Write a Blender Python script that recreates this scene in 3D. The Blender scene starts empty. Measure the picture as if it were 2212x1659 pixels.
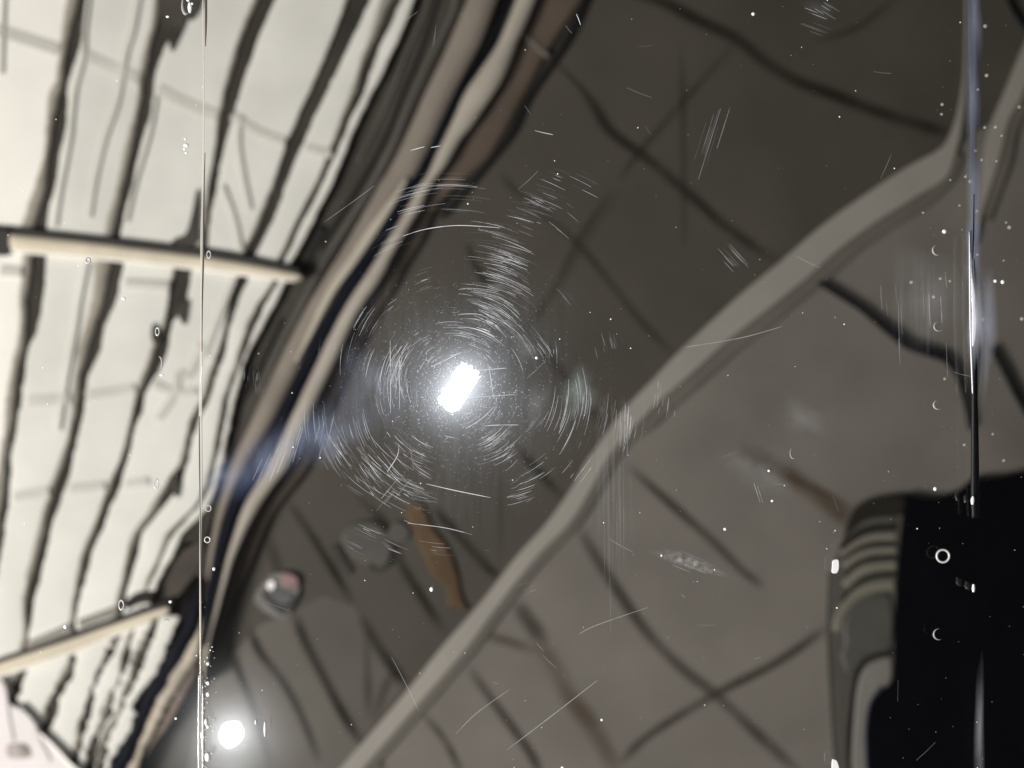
import bpy, bmesh, math, random
from mathutils import Vector, noise

random.seed(7)
S = bpy.context.scene
COL = S.collection

# ------------------------------------------------------------------ camera, light, exposure
ZP = 0.24            # height of the clear panel's face above the floor
D = 0.30             # lens to panel
U = 1.0e-4           # metres per traced unit on the panel (frame is 2212 x 1659 units)

cam = bpy.data.cameras.new('camera')
cam.sensor_width = 36.0
cam.lens = 36.0 * D / 0.2212
cam.clip_start, cam.clip_end = 0.01, 50
cam.dof.use_dof = True
cam.dof.focus_distance = D
cam.dof.aperture_fstop = 11.4
co = bpy.data.objects.new('camera', cam)
co.location = (0, 0, ZP + D)
COL.objects.link(co)
S.camera = co

w = bpy.data.worlds.new('World')
S.world = w
w.use_nodes = True
w.node_tree.nodes['Background'].inputs[0].default_value = (1.0, 0.95, 0.88, 1)
w.node_tree.nodes['Background'].inputs[1].default_value = 0.01

S.view_settings.view_transform = 'Standard'
S.view_settings.look = 'None'
S.view_settings.exposure = 0
S.view_settings.gamma = 1
S.cycles.max_bounces = 10
S.cycles.transparent_max_bounces = 16
S.cycles.sample_clamp_indirect = 4
S.cycles.use_denoising = True


def lamp(name, loc, target, shape, sx, sy, power, col, rot=None):
    d = bpy.data.lights.new(name, 'AREA')
    d.shape = shape
    d.size = sx
    d.size_y = sy
    d.energy = power
    d.color = col
    o = bpy.data.objects.new(name, d)
    o.location = loc
    if rot is not None:
        o.rotation_euler = rot
    else:
        o.rotation_euler = (Vector(target) - Vector(loc)).to_track_quat('-Z', 'Y').to_euler()
    COL.objects.link(o)
    return o


def mirror_at(px, py, h):
    """Where a lamp h above the panel must stand to be mirrored at (px, py)."""
    x, y = (px - 1106) * U, (829.5 - py) * U
    k = (D + h) / D
    return (x * k, y * k, ZP + h)


# the phone's torch beside its lens
lamp('torch', mirror_at(990, 838, D), None, 'RECTANGLE', 0.0068, 0.0180, 0.30, (0.88, 0.94, 1.0),
     (0, 0, math.radians(-33)))
# added disc light that stands in for the torch's second reflection
lamp('lamp', mirror_at(497, 1588, 0.45), (0, 0, ZP), 'DISK', 0.0068, 0.0068, 0.30, (0.95, 0.97, 1.0))
# added key light for the unseen room lighting, low on the left
lamp('key_light', (-0.80, -0.40, 0.90), (-0.05, 0.0, 0.0), 'RECTANGLE', 0.28, 0.34, 20.5, (1.0, 0.95, 0.885))

# ------------------------------------------------------------------ helpers


def at(px, py, z=0.0):
    k = (D + ZP - z) / D * U
    return Vector(((px - 1106) * k, (829.5 - py) * k, z))


def lin(c):
    c = c / 255.0
    return c / 12.92 if c <= 0.04045 else ((c + 0.055) / 1.055) ** 2.4


def alb(r, g, b, e=1.0):
    return tuple(min(0.9, lin(v) / e) for v in (r, g, b))


def mat(name, col, rough=0.6, var=0.12, scale=60.0, spec=0.3, metal=0.0, bump=0.0, col2=None, coat=0.0):
    m = bpy.data.materials.new(name)
    m.use_nodes = True
    nt = m.node_tree
    b = nt.nodes['Principled BSDF']
    b.inputs['Roughness'].default_value = rough
    b.inputs['Specular IOR Level'].default_value = spec
    b.inputs['Metallic'].default_value = metal
    b.inputs['Coat Weight'].default_value = coat
    tc = nt.nodes.new('ShaderNodeTexCoord')
    n = nt.nodes.new('ShaderNodeTexNoise')
    n.inputs['Scale'].default_value = scale
    n.inputs['Detail'].default_value = 5
    nt.links.new(tc.outputs['Object'], n.inputs['Vector'])
    r = nt.nodes.new('ShaderNodeValToRGB')
    r.color_ramp.elements[0].position = 0.3
    r.color_ramp.elements[1].position = 0.7
    c2 = col2 or tuple(min(0.95, v * (1 + var)) for v in col)
    c1 = tuple(v * (1 - var) for v in col)
    r.color_ramp.elements[0].color = (*c1, 1)
    r.color_ramp.elements[1].color = (*c2, 1)
    nt.links.new(n.outputs['Fac'], r.inputs['Fac'])
    nt.links.new(r.outputs['Color'], b.inputs['Base Color'])
    if bump:
        bp = nt.nodes.new('ShaderNodeBump')
        bp.inputs['Strength'].default_value = bump
        bp.inputs['Distance'].default_value = 0.002
        nt.links.new(n.outputs['Fac'], bp.inputs['Height'])
        nt.links.new(bp.outputs['Normal'], b.inputs['Normal'])
    return m


def film(name, col, amount, scale=120.0, streak=(1, 1, 1), lo=0.4, hi=0.75):
    """A thin see-through deposit: pale diffuse mixed with transparent by noise."""
    m = bpy.data.materials.new(name)
    m.use_nodes = True
    nt = m.node_tree
    nt.nodes.clear()
    out = nt.nodes.new('ShaderNodeOutputMaterial')
    mx = nt.nodes.new('ShaderNodeMixShader')
    tr = nt.nodes.new('ShaderNodeBsdfTransparent')
    df = nt.nodes.new('ShaderNodeBsdfDiffuse')
    df.inputs['Color'].default_value = (*col, 1)
    tc = nt.nodes.new('ShaderNodeTexCoord')
    mp = nt.nodes.new('ShaderNodeMapping')
    mp.inputs['Scale'].default_value = streak
    n = nt.nodes.new('ShaderNodeTexNoise')
    n.inputs['Scale'].default_value = scale
    n.inputs['Detail'].default_value = 6
    r = nt.nodes.new('ShaderNodeMapRange')
    r.inputs['From Min'].default_value = lo
    r.inputs['From Max'].default_value = hi
    r.inputs['To Max'].default_value = amount
    at_ = nt.nodes.new('ShaderNodeAttribute')
    at_.attribute_name = 'thickness'
    mul = nt.nodes.new('ShaderNodeMath')
    mul.operation = 'MULTIPLY'
    nt.links.new(tc.outputs['Object'], mp.inputs['Vector'])
    nt.links.new(mp.outputs['Vector'], n.inputs['Vector'])
    nt.links.new(n.outputs['Fac'], r.inputs['Value'])
    nt.links.new(r.outputs['Result'], mul.inputs[0])
    nt.links.new(at_.outputs['Fac'], mul.inputs[1])
    nt.links.new(mul.outputs[0], mx.inputs['Fac'])
    nt.links.new(tr.outputs[0], mx.inputs[1])
    nt.links.new(df.outputs[0], mx.inputs[2])
    nt.links.new(mx.outputs[0], out.inputs['Surface'])
    return m


def clear(name, tint=(1, 1, 1), ior=1.49, rough=0.012, halo=0.0036, halo_rough=0.12, body=0.0, bcol=(0.5, 0.5, 0.5)):
    m = bpy.data.materials.new(name)
    m.use_nodes = True
    nt = m.node_tree
    nt.nodes.clear()
    out = nt.nodes.new('ShaderNodeOutputMaterial')
    fr = nt.nodes.new('ShaderNodeFresnel')
    # light does not bend inside these thin sheets, so both faces see the same air-to-acrylic angle
    ge = nt.nodes.new('ShaderNodeNewGeometry')
    mr = nt.nodes.new('ShaderNodeMapRange')
    mr.inputs['To Min'].default_value = ior
    mr.inputs['To Max'].default_value = 1.0 / ior
    nt.links.new(ge.outputs['Backfacing'], mr.inputs['Value'])
    nt.links.new(mr.outputs['Result'], fr.inputs['IOR'])
    tr = nt.nodes.new('ShaderNodeBsdfTransparent')
    tr.inputs['Color'].default_value = (*tint, 1)
    gl = nt.nodes.new('ShaderNodeBsdfGlossy')
    gl.inputs['Roughness'].default_value = rough
    mx = nt.nodes.new('ShaderNodeMixShader')
    nt.links.new(fr.outputs[0], mx.inputs['Fac'])
    nt.links.new(tr.outputs[0], mx.inputs[1])
    nt.links.new(gl.outputs[0], mx.inputs[2])
    g2 = nt.nodes.new('ShaderNodeBsdfGlossy')
    g2.inputs['Roughness'].default_value = halo_rough
    m2 = nt.nodes.new('ShaderNodeMixShader')
    m2.inputs['Fac'].default_value = halo
    nt.links.new(mx.outputs[0], m2.inputs[1])
    nt.links.new(g2.outputs[0], m2.inputs[2])
    last = m2
    if body:
        df = nt.nodes.new('ShaderNodeBsdfDiffuse')
        df.inputs['Color'].default_value = (*bcol, 1)
        m3 = nt.nodes.new('ShaderNodeMixShader')
        m3.inputs['Fac'].default_value = body
        nt.links.new(last.outputs[0], m3.inputs[1])
        nt.links.new(df.outputs[0], m3.inputs[2])
        last = m3
    nt.links.new(last.outputs[0], out.inputs['Surface'])
    return m


def tag(o, label=None, cat=None, group=None, kind=None):
    if label:
        o['label'] = label
    if cat:
        o['category'] = cat
    if group:
        o['group'] = group
    if kind:
        o['kind'] = kind
    return o


def empty(name, px, py, z, label, cat, group=None):
    o = bpy.data.objects.new(name, None)
    o.location = at(px, py, z)
    o.empty_display_size = 0.01
    COL.objects.link(o)
    return tag(o, label, cat, group)


class MB:
    def __init__(self):
        self.v, self.f, self.mi = [], [], []

    def add(self, vs, fs, mi=0):
        n = len(self.v)
        self.v += [tuple(p) for p in vs]
        for f in fs:
            self.f.append(tuple(i + n for i in f))
            self.mi.append(mi)

    def build(self, name, mats, parent=None, smooth=True, attr=None):
        me = bpy.data.meshes.new(name)
        off = parent.matrix_basis.translation if parent is not None else Vector((0, 0, 0))
        p = parent
        off = Vector((0, 0, 0))
        while p is not None:
            off += p.location
            p = p.parent
        me.from_pydata([(Vector(q) - off)[:] for q in self.v], [], self.f)
        if not isinstance(mats, (list, tuple)):
            mats = [mats]
        for m in mats:
            me.materials.append(m)
        me.polygons.foreach_set('material_index', self.mi)
        if smooth:
            me.polygons.foreach_set('use_smooth', [True] * len(me.polygons))
        if attr is not None:
            a = me.attributes.new('thickness', 'FLOAT', 'POINT')
            a.data.foreach_set('value', attr)
        me.update()
        bm = bmesh.new()
        bm.from_mesh(me)
        bmesh.ops.recalc_face_normals(bm, faces=bm.faces)
        bm.to_mesh(me)
        bm.free()
        o = bpy.data.objects.new(name, me)
        COL.objects.link(o)
        if parent is not None:
            o.parent = parent
        return o


def smooth_line(pts, per=6):
    """Catmull-Rom through tuples of any length."""
    out = []
    n = len(pts)
    for i in range(n - 1):
        p0, p1, p2, p3 = pts[max(0, i - 1)], pts[i], pts[i + 1], pts[min(n - 1, i + 2)]
        for k in range(per):
            t = k / per
            out.append(tuple(0.5 * (2 * b + (c - a) * t + (2 * a - 5 * b + 4 * c - d) * t * t
                                    + (3 * b - a - 3 * c + d) * t ** 3) for a, b, c, d in zip(p0, p1, p2, p3)))
    out.append(tuple(pts[-1]))
    return out


def wob(seed, s, amp):
    v = Vector((s * 0.018, seed * 7.31, 0.3))
    q = Vector((s * 0.06, seed * 3.77, 5.1))
    return amp * (1.3 * noise.noise(v) + 0.7 * noise.noise(q))


FLATTOP = [(0, 0), (0.01, 0.8), (0.04, 0.98), (0.5, 1.0), (0.96, 0.98), (0.99, 0.8), (1, 0)]
PROFILE = [(0.0, 0.0), (0.02, 0.72), (0.08, 0.93), (0.2, 1.0), (0.5, 1.03), (0.8, 1.0), (0.92, 0.93), (0.98, 0.72), (1.0, 0.0)]


def ribbon(rows, zt, zb, mb=None, profile=PROFILE, per=6, amp=0.0, seed=0, mi=0):
    """rows: (xl, yl, xr, yr) pairs of traced points; lofted into a solid strip."""
    mb = mb or MB()
    rows = smooth_line(rows, per)
    vs, fs = [], []
    m = len(profile)
    for i, (xl, yl, xr, yr) in enumerate(rows):
        if amp:
            xl += wob(seed, yl, amp)
            xr += wob(seed + 0.5, yr, amp)
            if amp > 2.5:
                j = amp * 0.9
                xl += j * noise.noise(Vector((yl * 0.13, seed * 5.0, 1.0)))
                xr += j * noise.noise(Vector((yr * 0.13, seed * 5.0 + 2, 1.0)))
        for t, h in profile:
            z = zb + (zt - zb) * h
            vs.append(at(xl + (xr - xl) * t, yl + (yr - yl) * t, z))
    for i in range(len(rows) - 1):
        for j in range(m - 1):
            a = i * m + j
            fs.append((a, a + 1, a + m + 1, a + m))
        fs.append((i * m, i * m + m, i * m + 2 * m - 1, i * m + m - 1))
    fs.append(tuple(range(m)))
    fs.append(tuple((len(rows) - 1) * m + j for j in range(m))[::-1])
    mb.add(vs, fs, mi)
    return mb


def line_rows(pts, wd, per=5):
    """A centre line with a width -> ribbon rows. pts: (x, y) or (x, y, w)."""
    p = smooth_line([(q[0], q[1], q[2] if len(q) > 2 else wd) for q in pts], per)
    rows = []
    for i, (x, y, ww) in enumerate(p):
        a, b = p[max(0, i - 1)], p[min(len(p) - 1, i + 1)]
        dx, dy = b[0] - a[0], b[1] - a[1]
        l = math.hypot(dx, dy) or 1
        nx, ny = -dy / l * ww / 2, dx / l * ww / 2
        rows.append((x + nx, y + ny, x - nx, y - ny))
    return rows


def line(pts, wd, zt, zb, mb=None, mi=0, profile=PROFILE):
    return ribbon(line_rows(pts, wd), zt, zb, mb, profile, per=1, mi=mi)


def soft_line(pts, wd, z, mb, mi, k=1.0):
    """A stained joint: a flat strip whose stain thins out to both sides and both ends."""
    p = smooth_line([(q[0], q[1], q[2] if len(q) > 2 else wd) for q in pts], 6)
    mb.att = getattr(mb, 'att', [])
    mb.att += [1.0] * (len(mb.v) - len(mb.att))
    cross = [(-1.0, 0.0), (-0.5, 0.55), (-0.15, 1.0), (0.15, 1.0), (0.5, 0.55), (1.0, 0.0)]
    vs, fs = [], []
    n, m = len(p), len(cross)
    for i, (x, y, ww) in enumerate(p):
        a, b = p[max(0, i - 1)], p[min(n - 1, i + 1)]
        dx, dy = b[0] - a[0], b[1] - a[1]
        l = math.hypot(dx, dy) or 1
        e = min(1.0, min(i, n - 1 - i) / 4.0)
        e *= 0.75 + 0.5 * noise.noise(Vector((x * 0.012, y * 0.012, wd)))
        for c, o in cross:
            vs.append(at(x - dy / l * ww * c, y + dx / l * ww * c, z))
            mb.att.append(max(0.0, min(1.0, o * e * k)))
    for i in range(n - 1):
        for j in range(m - 1):
            q = i * m + j
            fs.append((q, q + 1, q + m + 1, q + m))
    mb.add(vs, fs, mi)


def prism(pts, zt, zb, mb=None, inset=0.0, per=4, mi=0, closed_smooth=True):
    """A closed traced outline given thickness, with a small rounded shoulder."""
    mb = mb or MB()
    q = pts + pts[:1] if closed_smooth else pts
    if closed_smooth:
        n = len(pts)
        out = []
        for i in range(n):
            p0, p1, p2, p3 = pts[i - 1], pts[i], pts[(i + 1) % n], pts[(i + 2) % n]
            for k in range(per):
                t = k / per
                out.append(tuple(0.5 * (2 * b + (c - a) * t + (2 * a - 5 * b + 4 * c - d) * t * t
                                        + (3 * b - a - 3 * c + d) * t ** 3) for a, b, c, d in zip(p0, p1, p2, p3)))
        q = out
    cx = sum(p[0] for p in q) / len(q)
    cy = sum(p[1] for p in q) / len(q)
    n = len(q)
    area = sum(q[i][0] * q[(i + 1) % n][1] - q[(i + 1) % n][0] * q[i][1] for i in range(n))
    sg = 1 if area > 0 else -1

    def off(d):
        r = []
        for i in range(n):
            a, b = q[i - 1], q[(i + 1) % n]
            dx, dy = b[0] - a[0], b[1] - a[1]
            l = math.hypot(dx, dy) or 1
            r.append((q[i][0] - dy / l * d * sg, q[i][1] + dx / l * d * sg))
        return r
    rings = [(off(0), zb), (off(0), zb + (zt - zb) * 0.6), (off(inset * 0.3), zb + (zt - zb) * 0.88), (off(inset), zt)]
    vs = []
    for r, z in rings:
        vs += [at(x, y, z) for x, y in r]
    fs = []
    for k in range(3):
        for i in range(n):
            j = (i + 1) % n
            fs.append((k * n + i, k * n + j, k * n + n + j, k * n + n + i))
    mb.add(vs, fs, mi)
    import mathutils.geometry as mg
    top = [at(x, y, 0) for x, y in rings[3][0]]
    tris = mg.tessellate_polygon([top])
    base = len(mb.v)
    mb.add([at(x, y, zt) for x, y in rings[3][0]], [tuple(t) for t in tris], mi)
    mb.add([at(x, y, zb) for x, y in rings[0][0]], [tuple(t) for t in tris], mi)
    return mb


def ball(mb, px, py, z, r, sq=(1, 1, 1), n=8, mi=0):
    c = at(px, py, z)
    r *= U
    vs, fs = [], []
    m = max(4, n // 2)
    for i in range(m + 1):
        th = math.pi * i / m
        for j in range(n):
            ph = 2 * math.pi * j / n
            vs.append(c + Vector((r * sq[0] * math.sin(th) * math.cos(ph), r * sq[1] * math.sin(th) * math.sin(ph), r * sq[2] * math.cos(th))))
    for i in range(m):
        for j in range(n):
            fs.append((i * n + j, i * n + (j + 1) % n, (i + 1) * n + (j + 1) % n, (i + 1) * n + j))
    mb.add(vs, fs, mi)


def ring(mb, px, py, z, R, r, a0=0, a1=360, n=28, mi=0, sx=1.0, sy=1.0):
    c = at(px, py, z)
    vs, fs = [], []
    full = a1 - a0 >= 360
    cnt = n if full else n + 1
    m = 6
    for i in range(cnt):
        a = math.radians(a0 + (a1 - a0) * i / n)
        taper = 1.0 if full else max(0.12, math.sin(math.pi * i / n)) 
        for j in range(m):
            b = 2 * math.pi * j / m
            rr = R + r * taper * math.cos(b)
            vs.append(c + Vector((rr * U * sx * math.cos(a), rr * U * sy * math.sin(a), r * taper * U * math.sin(b))))
    for i in range(n):
        for j in range(m):
            k = (i + 1) % cnt
            fs.append((i * m + j, i * m + (j + 1) % m, k * m + (j + 1) % m, k * m + j))
    mb.add(vs, fs, mi)


# ------------------------------------------------------------------ materials
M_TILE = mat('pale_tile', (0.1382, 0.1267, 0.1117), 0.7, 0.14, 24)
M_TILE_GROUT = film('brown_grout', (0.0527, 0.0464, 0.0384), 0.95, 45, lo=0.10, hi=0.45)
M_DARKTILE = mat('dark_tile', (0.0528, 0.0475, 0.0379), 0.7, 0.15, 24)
M_DARK_GROUT = film('dark_grout', (0.0181, 0.0157, 0.0124), 0.95, 45, lo=0.10, hi=0.45)
M_SOFT_GROUT = film('soft_grout', (0.0323, 0.0289, 0.0240), 0.95, 45, lo=0.10, hi=0.45)
M_PALE_GROUT = film('pale_grout', (0.0809, 0.0755, 0.0655), 0.95, 45, lo=0.10, hi=0.45)
M_BROWN_LINE = film('brown_line', (0.088, 0.064, 0.043), 0.95, 45, lo=0.10, hi=0.45)
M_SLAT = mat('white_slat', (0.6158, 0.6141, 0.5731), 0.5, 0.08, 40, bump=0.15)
M_SLAT_LIT = mat('lit_slat', (0.8000, 0.7905, 0.7364), 0.45, 0.05, 40, bump=0.15)  # overexposed light on the leftmost slats put into a paler white
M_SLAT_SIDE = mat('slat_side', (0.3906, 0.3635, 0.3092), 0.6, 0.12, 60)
M_GAP = mat('gap_dark', (0.0324, 0.0293, 0.0238), 0.8, 0.3, 50)
M_JOINT = mat('slat_joint', (0.520, 0.512, 0.468), 0.6, 0.1, 60)
M_BAR = mat('cream_bar', (0.5704, 0.5198, 0.4048), 0.45, 0.15, 60, bump=0.2)
M_BAR_DARK = mat('shadow_and_block', (0.028, 0.026, 0.024), 0.6, 0.3, 60)
M_BLACK = mat('black_rubber', (0.004, 0.005, 0.010), 0.7, 0.3, 120, spec=0.1)
M_TRIM = mat('grey_trim', (0.3528, 0.3234, 0.2772), 0.6, 0.1, 60)
M_EDGE = mat('pale_edge', (0.2508, 0.2365, 0.2095), 0.55, 0.07, 35)
M_EDGE_SHADE = mat('edge_shade', (0.1073, 0.0974, 0.0824), 0.7, 0.1, 35)
M_BROWN = mat('brown_board', (0.0776, 0.0586, 0.0444), 0.7, 0.2, 40)
M_SHADE = mat('dark_board', (0.0372, 0.033, 0.027), 0.7, 0.22, 45)
M_RIDGE = mat('grey_ridge', (0.079, 0.0744, 0.0651), 0.6, 0.2, 45)
M_DEEP = mat('groove_and_shadow', (0.014, 0.0126, 0.0105), 0.8, 0.3, 45)

# ------------------------------------------------------------------ the ground: pale tiles and dark tiles
FAR = 2600
mb = MB()
n = 40
vs = []
for j in range(n + 1):
    for i in range(n + 1):
        vs.append(at(-FAR + (2212 + 2 * FAR) * i / n, -FAR + (1659 + 2 * FAR) * j / n, 0.0))
fs = [(j * (n + 1) + i, j * (n + 1) + i + 1, (j + 1) * (n + 1) + i + 1, (j + 1) * (n + 1) + i) for j in range(n) for i in range(n)]
mb.add(vs, fs, 0)
FLAT = [(0, 0), (0.0, 1), (1, 1), (1, 0)]
G = [
    ([(1250, 1140), (1310, 1240), (1400, 1370), (1480, 1450), (1545, 1500), (1640, 1590), (1740, 1680)], 19),
    ([(1350, 1002), (1450, 1090), (1540, 1170), (1600, 1230), (1650, 1268)], 15),
    ([(1790, 1352), (1680, 1430), (1545, 1500), (1400, 1590), (1340, 1650)], 15),
    ([(1010, 1440), (1060, 1510), (1140, 1620), (1170, 1680)], 16),
    ([(910, 1540), (960, 1600), (1000, 1680)], 13),
    ([(1112, 1300), (1140, 1340), (1180, 1395)], 26),
    ([(1830, 1140), (1900, 1190), (1960, 1240)], 12),
    ([(815, 1625), (832, 1680)], 11),
]
for k, (p, wd) in enumerate(G):
    soft_line(p, wd * 0.95, 0.0002 + k * 0.00005, mb, 1, 0.8)
for p, wd in [([(1160, 1390), (1195, 1440), (1225, 1500), (1280, 1575), (1340, 1680)], 27),
              ([(1592, 968), (1660, 1000), (1740, 1052), (1800, 1098), (1840, 1135)], 27),
              ([(1690, 1025), (1770, 1062), (1850, 1105)], 12),
              ([(1030, 1370), (1090, 1385), (1165, 1410)], 16)]:
    k += 1
    soft_line(p, wd * 1.0, 0.0002 + k * 0.00005, mb, 2, 0.62)
floor = mb.build('floor', [M_TILE, M_TILE_GROUT, M_BROWN_LINE], smooth=False, attr=mb.att + [1.0] * (len(mb.v) - len(mb.att)))
tag(floor, kind='structure')

# dark tiles: everything above the pale edge strip, a sheet lying on the floor
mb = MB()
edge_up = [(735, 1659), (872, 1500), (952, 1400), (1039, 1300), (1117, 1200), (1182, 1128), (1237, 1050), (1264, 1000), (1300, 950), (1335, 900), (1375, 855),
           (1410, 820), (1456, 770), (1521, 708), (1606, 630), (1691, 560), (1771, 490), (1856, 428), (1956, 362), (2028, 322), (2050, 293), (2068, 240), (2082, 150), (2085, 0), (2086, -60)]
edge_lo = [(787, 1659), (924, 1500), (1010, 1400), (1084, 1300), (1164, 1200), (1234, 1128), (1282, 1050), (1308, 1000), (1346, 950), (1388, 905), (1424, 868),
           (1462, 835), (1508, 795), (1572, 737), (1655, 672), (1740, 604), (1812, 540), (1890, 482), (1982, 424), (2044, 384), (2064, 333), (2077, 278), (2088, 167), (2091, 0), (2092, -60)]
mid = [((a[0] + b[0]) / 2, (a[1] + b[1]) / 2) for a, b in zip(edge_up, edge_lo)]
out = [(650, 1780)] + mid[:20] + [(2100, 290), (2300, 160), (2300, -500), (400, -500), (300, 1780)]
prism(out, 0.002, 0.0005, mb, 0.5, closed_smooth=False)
DG = [
    ([(1190, 125, 7), (1250, 185, 8), (1285, 232, 17), (1320, 285), (1400, 345), (1500, 430), (1580, 500), (1690, 570)], 17, 0),
    ([(1300, -40), (1420, 0), (1500, 40), (1590, 84), (1650, 132), (1720, 175), (1800, 205), (1900, 243), (1980, 268), (2060, 290)], 19, 0),
    ([(1600, 80), (1480, 215), (1380, 330), (1330, 400)], 12, 1),
    ([(1330, 400), (1250, 520), (1200, 620), (1130, 720)], 14, 1),
    ([(1345, 402), (1265, 525), (1212, 625)], 10, 2),
    ([(1080, 370), (1120, 420), (1250, 530), (1380, 690), (1470, 780)], 14, 1),
    ([(1005, 520), (1030, 580), (1062, 630)], 12, 0),
    ([(1120, 690), (1200, 790), (1290, 900), (1330, 950)], 16, 1),
    ([(1470, 80), (1475, 300), (1478, 560)], 10, 1),
    ([(1750, 90), (1850, 60), (1950, -20)], 10, 1),
    ([(763, 1064), (844, 1149), (864, 1214), (905, 1283), (965, 1376)], 15, 0),
    ([(775, 1328), (811, 1392), (848, 1445), (878, 1484)], 17, 0),
    ([(621, 1085), (666, 1149), (714, 1226), (765, 1310)], 13, 0),
    ([(633, 1324), (658, 1388), (702, 1473), (734, 1534), (785, 1618)], 16, 0),
    ([(536, 1352), (560, 1409), (609, 1473), (649, 1546), (690, 1650)], 14, 0),
    ([(492, 1392), (520, 1465), (544, 1526), (585, 1660)], 13, 0),
    ([(790, 1360), (792, 1450), (795, 1560)], 13, 1),
    ([(850, 1445), (825, 1500), (805, 1570)], 14, 1),
    ([(929, 1093), (981, 1149), (1046, 1222), (1080, 1250)], 15, 0),
    ([(1079, 980), (1079, 1240)], 9, 1),
    ([(1110, 960), (1160, 1020), (1220, 1080)], 13, 0),
    ([(560, 1130), (600, 1240), (590, 1330)], 18, 1),
]
for q, (p, wd, k) in enumerate(DG):
    soft_line(p, wd * 1.0, 0.0023 + q * 0.00003, mb, 1 + k, 0.75 if k == 0 else 0.42)
# brighter light at lower left, painted as two paler tile patches
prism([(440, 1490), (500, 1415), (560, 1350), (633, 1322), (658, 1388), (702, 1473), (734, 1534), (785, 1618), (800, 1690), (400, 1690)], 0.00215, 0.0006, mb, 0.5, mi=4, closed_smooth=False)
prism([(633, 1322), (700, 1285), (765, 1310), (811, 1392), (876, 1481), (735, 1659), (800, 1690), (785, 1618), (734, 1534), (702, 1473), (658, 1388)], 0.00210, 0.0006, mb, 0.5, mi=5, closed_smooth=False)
wall = mb.build('step', [M_DARKTILE, M_DARK_GROUT, M_SOFT_GROUT, M_PALE_GROUT, mat('lit_tile', (0.100, 0.091, 0.078), 0.7, 0.15, 24), mat('half_lit_tile', (0.078, 0.071, 0.060), 0.7, 0.15, 24)], smooth=False, attr=mb.att + [1.0] * (len(mb.v) - len(mb.att)))
tag(wall, kind='structure')

# ------------------------------------------------------------------ pale edge strip along the step
es = empty('edge_strip', 1300, 980, 0.0, 'long pale grey flat strip crossing the tiles diagonally with the upward bend seen through the clear rim', 'edging')  # refraction at the rim is modelled as a bend in the strip
rows = [(a[0], a[1], b[0], b[1]) for a, b in zip(edge_up, edge_lo)]
rows = [(640, 1770, 692, 1770)] + rows
ribbon(rows, 0.0034, 0.0022, profile=FLATTOP).build('strip_face', M_EDGE, es, smooth=False)
shade_rows = []  # soft shade beside the strip, laid down as a darker band
for i, (xl, yl, xr, yr) in enumerate(rows[:-4]):
    f = 1.0 if 9 < i < 20 else 0.55
    a = rows[max(0, i - 1)]
    b = rows[min(len(rows) - 1, i + 1)]
    dx, dy = b[2] - a[2], b[3] - a[3]
    l = math.hypot(dx, dy)
    shade_rows.append((xr, yr, xr - dy / l * 32 * f, yr + dx / l * 32 * f))
ribbon(shade_rows, 0.0022, 0.0006, profile=FLATTOP).build('strip_shade', M_EDGE_SHADE, es, smooth=False)

e2 = empty('edge_strip', 2140, 330, 0.0, 'short pale grey strip tapering to a point, refracted image of the long strip beyond the clear rim', 'edging')  # second view of the same strip through the rim, modelled separately
r2 = [(2250, 20, 2290, 60), (2208, 103, 2230, 160), (2168, 200, 2206, 215), (2142, 260, 2180, 262), (2125, 317, 2163, 333), (2117, 400, 2142, 400), (2112, 450, 2124, 452), (2101, 533, 2104, 533)]
ribbon(r2, 0.0034, 0.0006, profile=FLATTOP).build('strip_face', M_EDGE, e2, smooth=False)
l2 = [(2230, 160, 2250, 190), (2206, 215, 2222, 235), (2180, 262, 2198, 285), (2163, 333, 2185, 350), (2142, 400, 2160, 420), (2124, 452, 2138, 480)]
ribbon(l2, 0.0022, 0.0006, profile=FLATTOP).build('strip_shade', M_EDGE_SHADE, e2, smooth=False)

# cables
M_CABLE = mat('cable', (0.010, 0.010, 0.013), 0.5, 0.2, 100)
mb = line([(1765, 612, 4), (1850, 665, 5), (1885, 692, 7), (1920, 719, 13), (1960, 747, 16), (2010, 765, 16), (2040, 777, 14), (2062, 806, 7), (2080, 860, 5), (2094, 930, 4)], 14, 0.006, 0.0005)  # the rim's refraction is put into the cable's shape
tag(mb.build('cable', M_CABLE), 'thin black cable on pale tiles, with the downward bend seen through the rim', 'cable', 'black cables')
mb = line([(2138, 752, 4), (2165, 800, 7), (2190, 850, 7), (2225, 910, 7)], 9, 0.006, 0.0005)
tag(mb.build('cable', M_CABLE), 'short straight black cable on the far side of the clear rim', 'cable', 'black cables')
mb = line([(2165, -30, 10), (2190, 30, 11), (2235, 90, 11)], 9, 0.006, 0.0030)
tag(mb.build('cable', M_CABLE), 'stub of black cable in the top corner beyond the clear rim', 'cable', 'black cables')

# ------------------------------------------------------------------ the white slatted panel
sp = empty('slatted_panel', 250, 800, 0.0, 'bright white slatted panel with dark gaps and cream cross bars', 'slatted panel')
ZS, ZB = 0.0165, 0.0150
mb = MB()
back = [(-900, -400), (905, -40), (896, 0), (852, 100), (801, 200), (753, 300), (717, 400), (662, 500), (622, 575), (600, 640), (567, 700), (542, 750), (520, 800), (509, 850), (495, 900), (480, 1000), (465, 1100),
        (440, 1180), (400, 1170), (385, 1190), (364, 1213), (342, 1244), (330, 1274), (324, 1296), (335, 1345), (325, 1400), (300, 1460), (270, 1520), (250, 1580), (225, 1659), (180, 1800), (-900, 1800)]
prism(back, ZB, 0.0035, mb, 0.5, closed_smooth=False)
mb.build('back_panel', M_GAP, sp)

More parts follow.
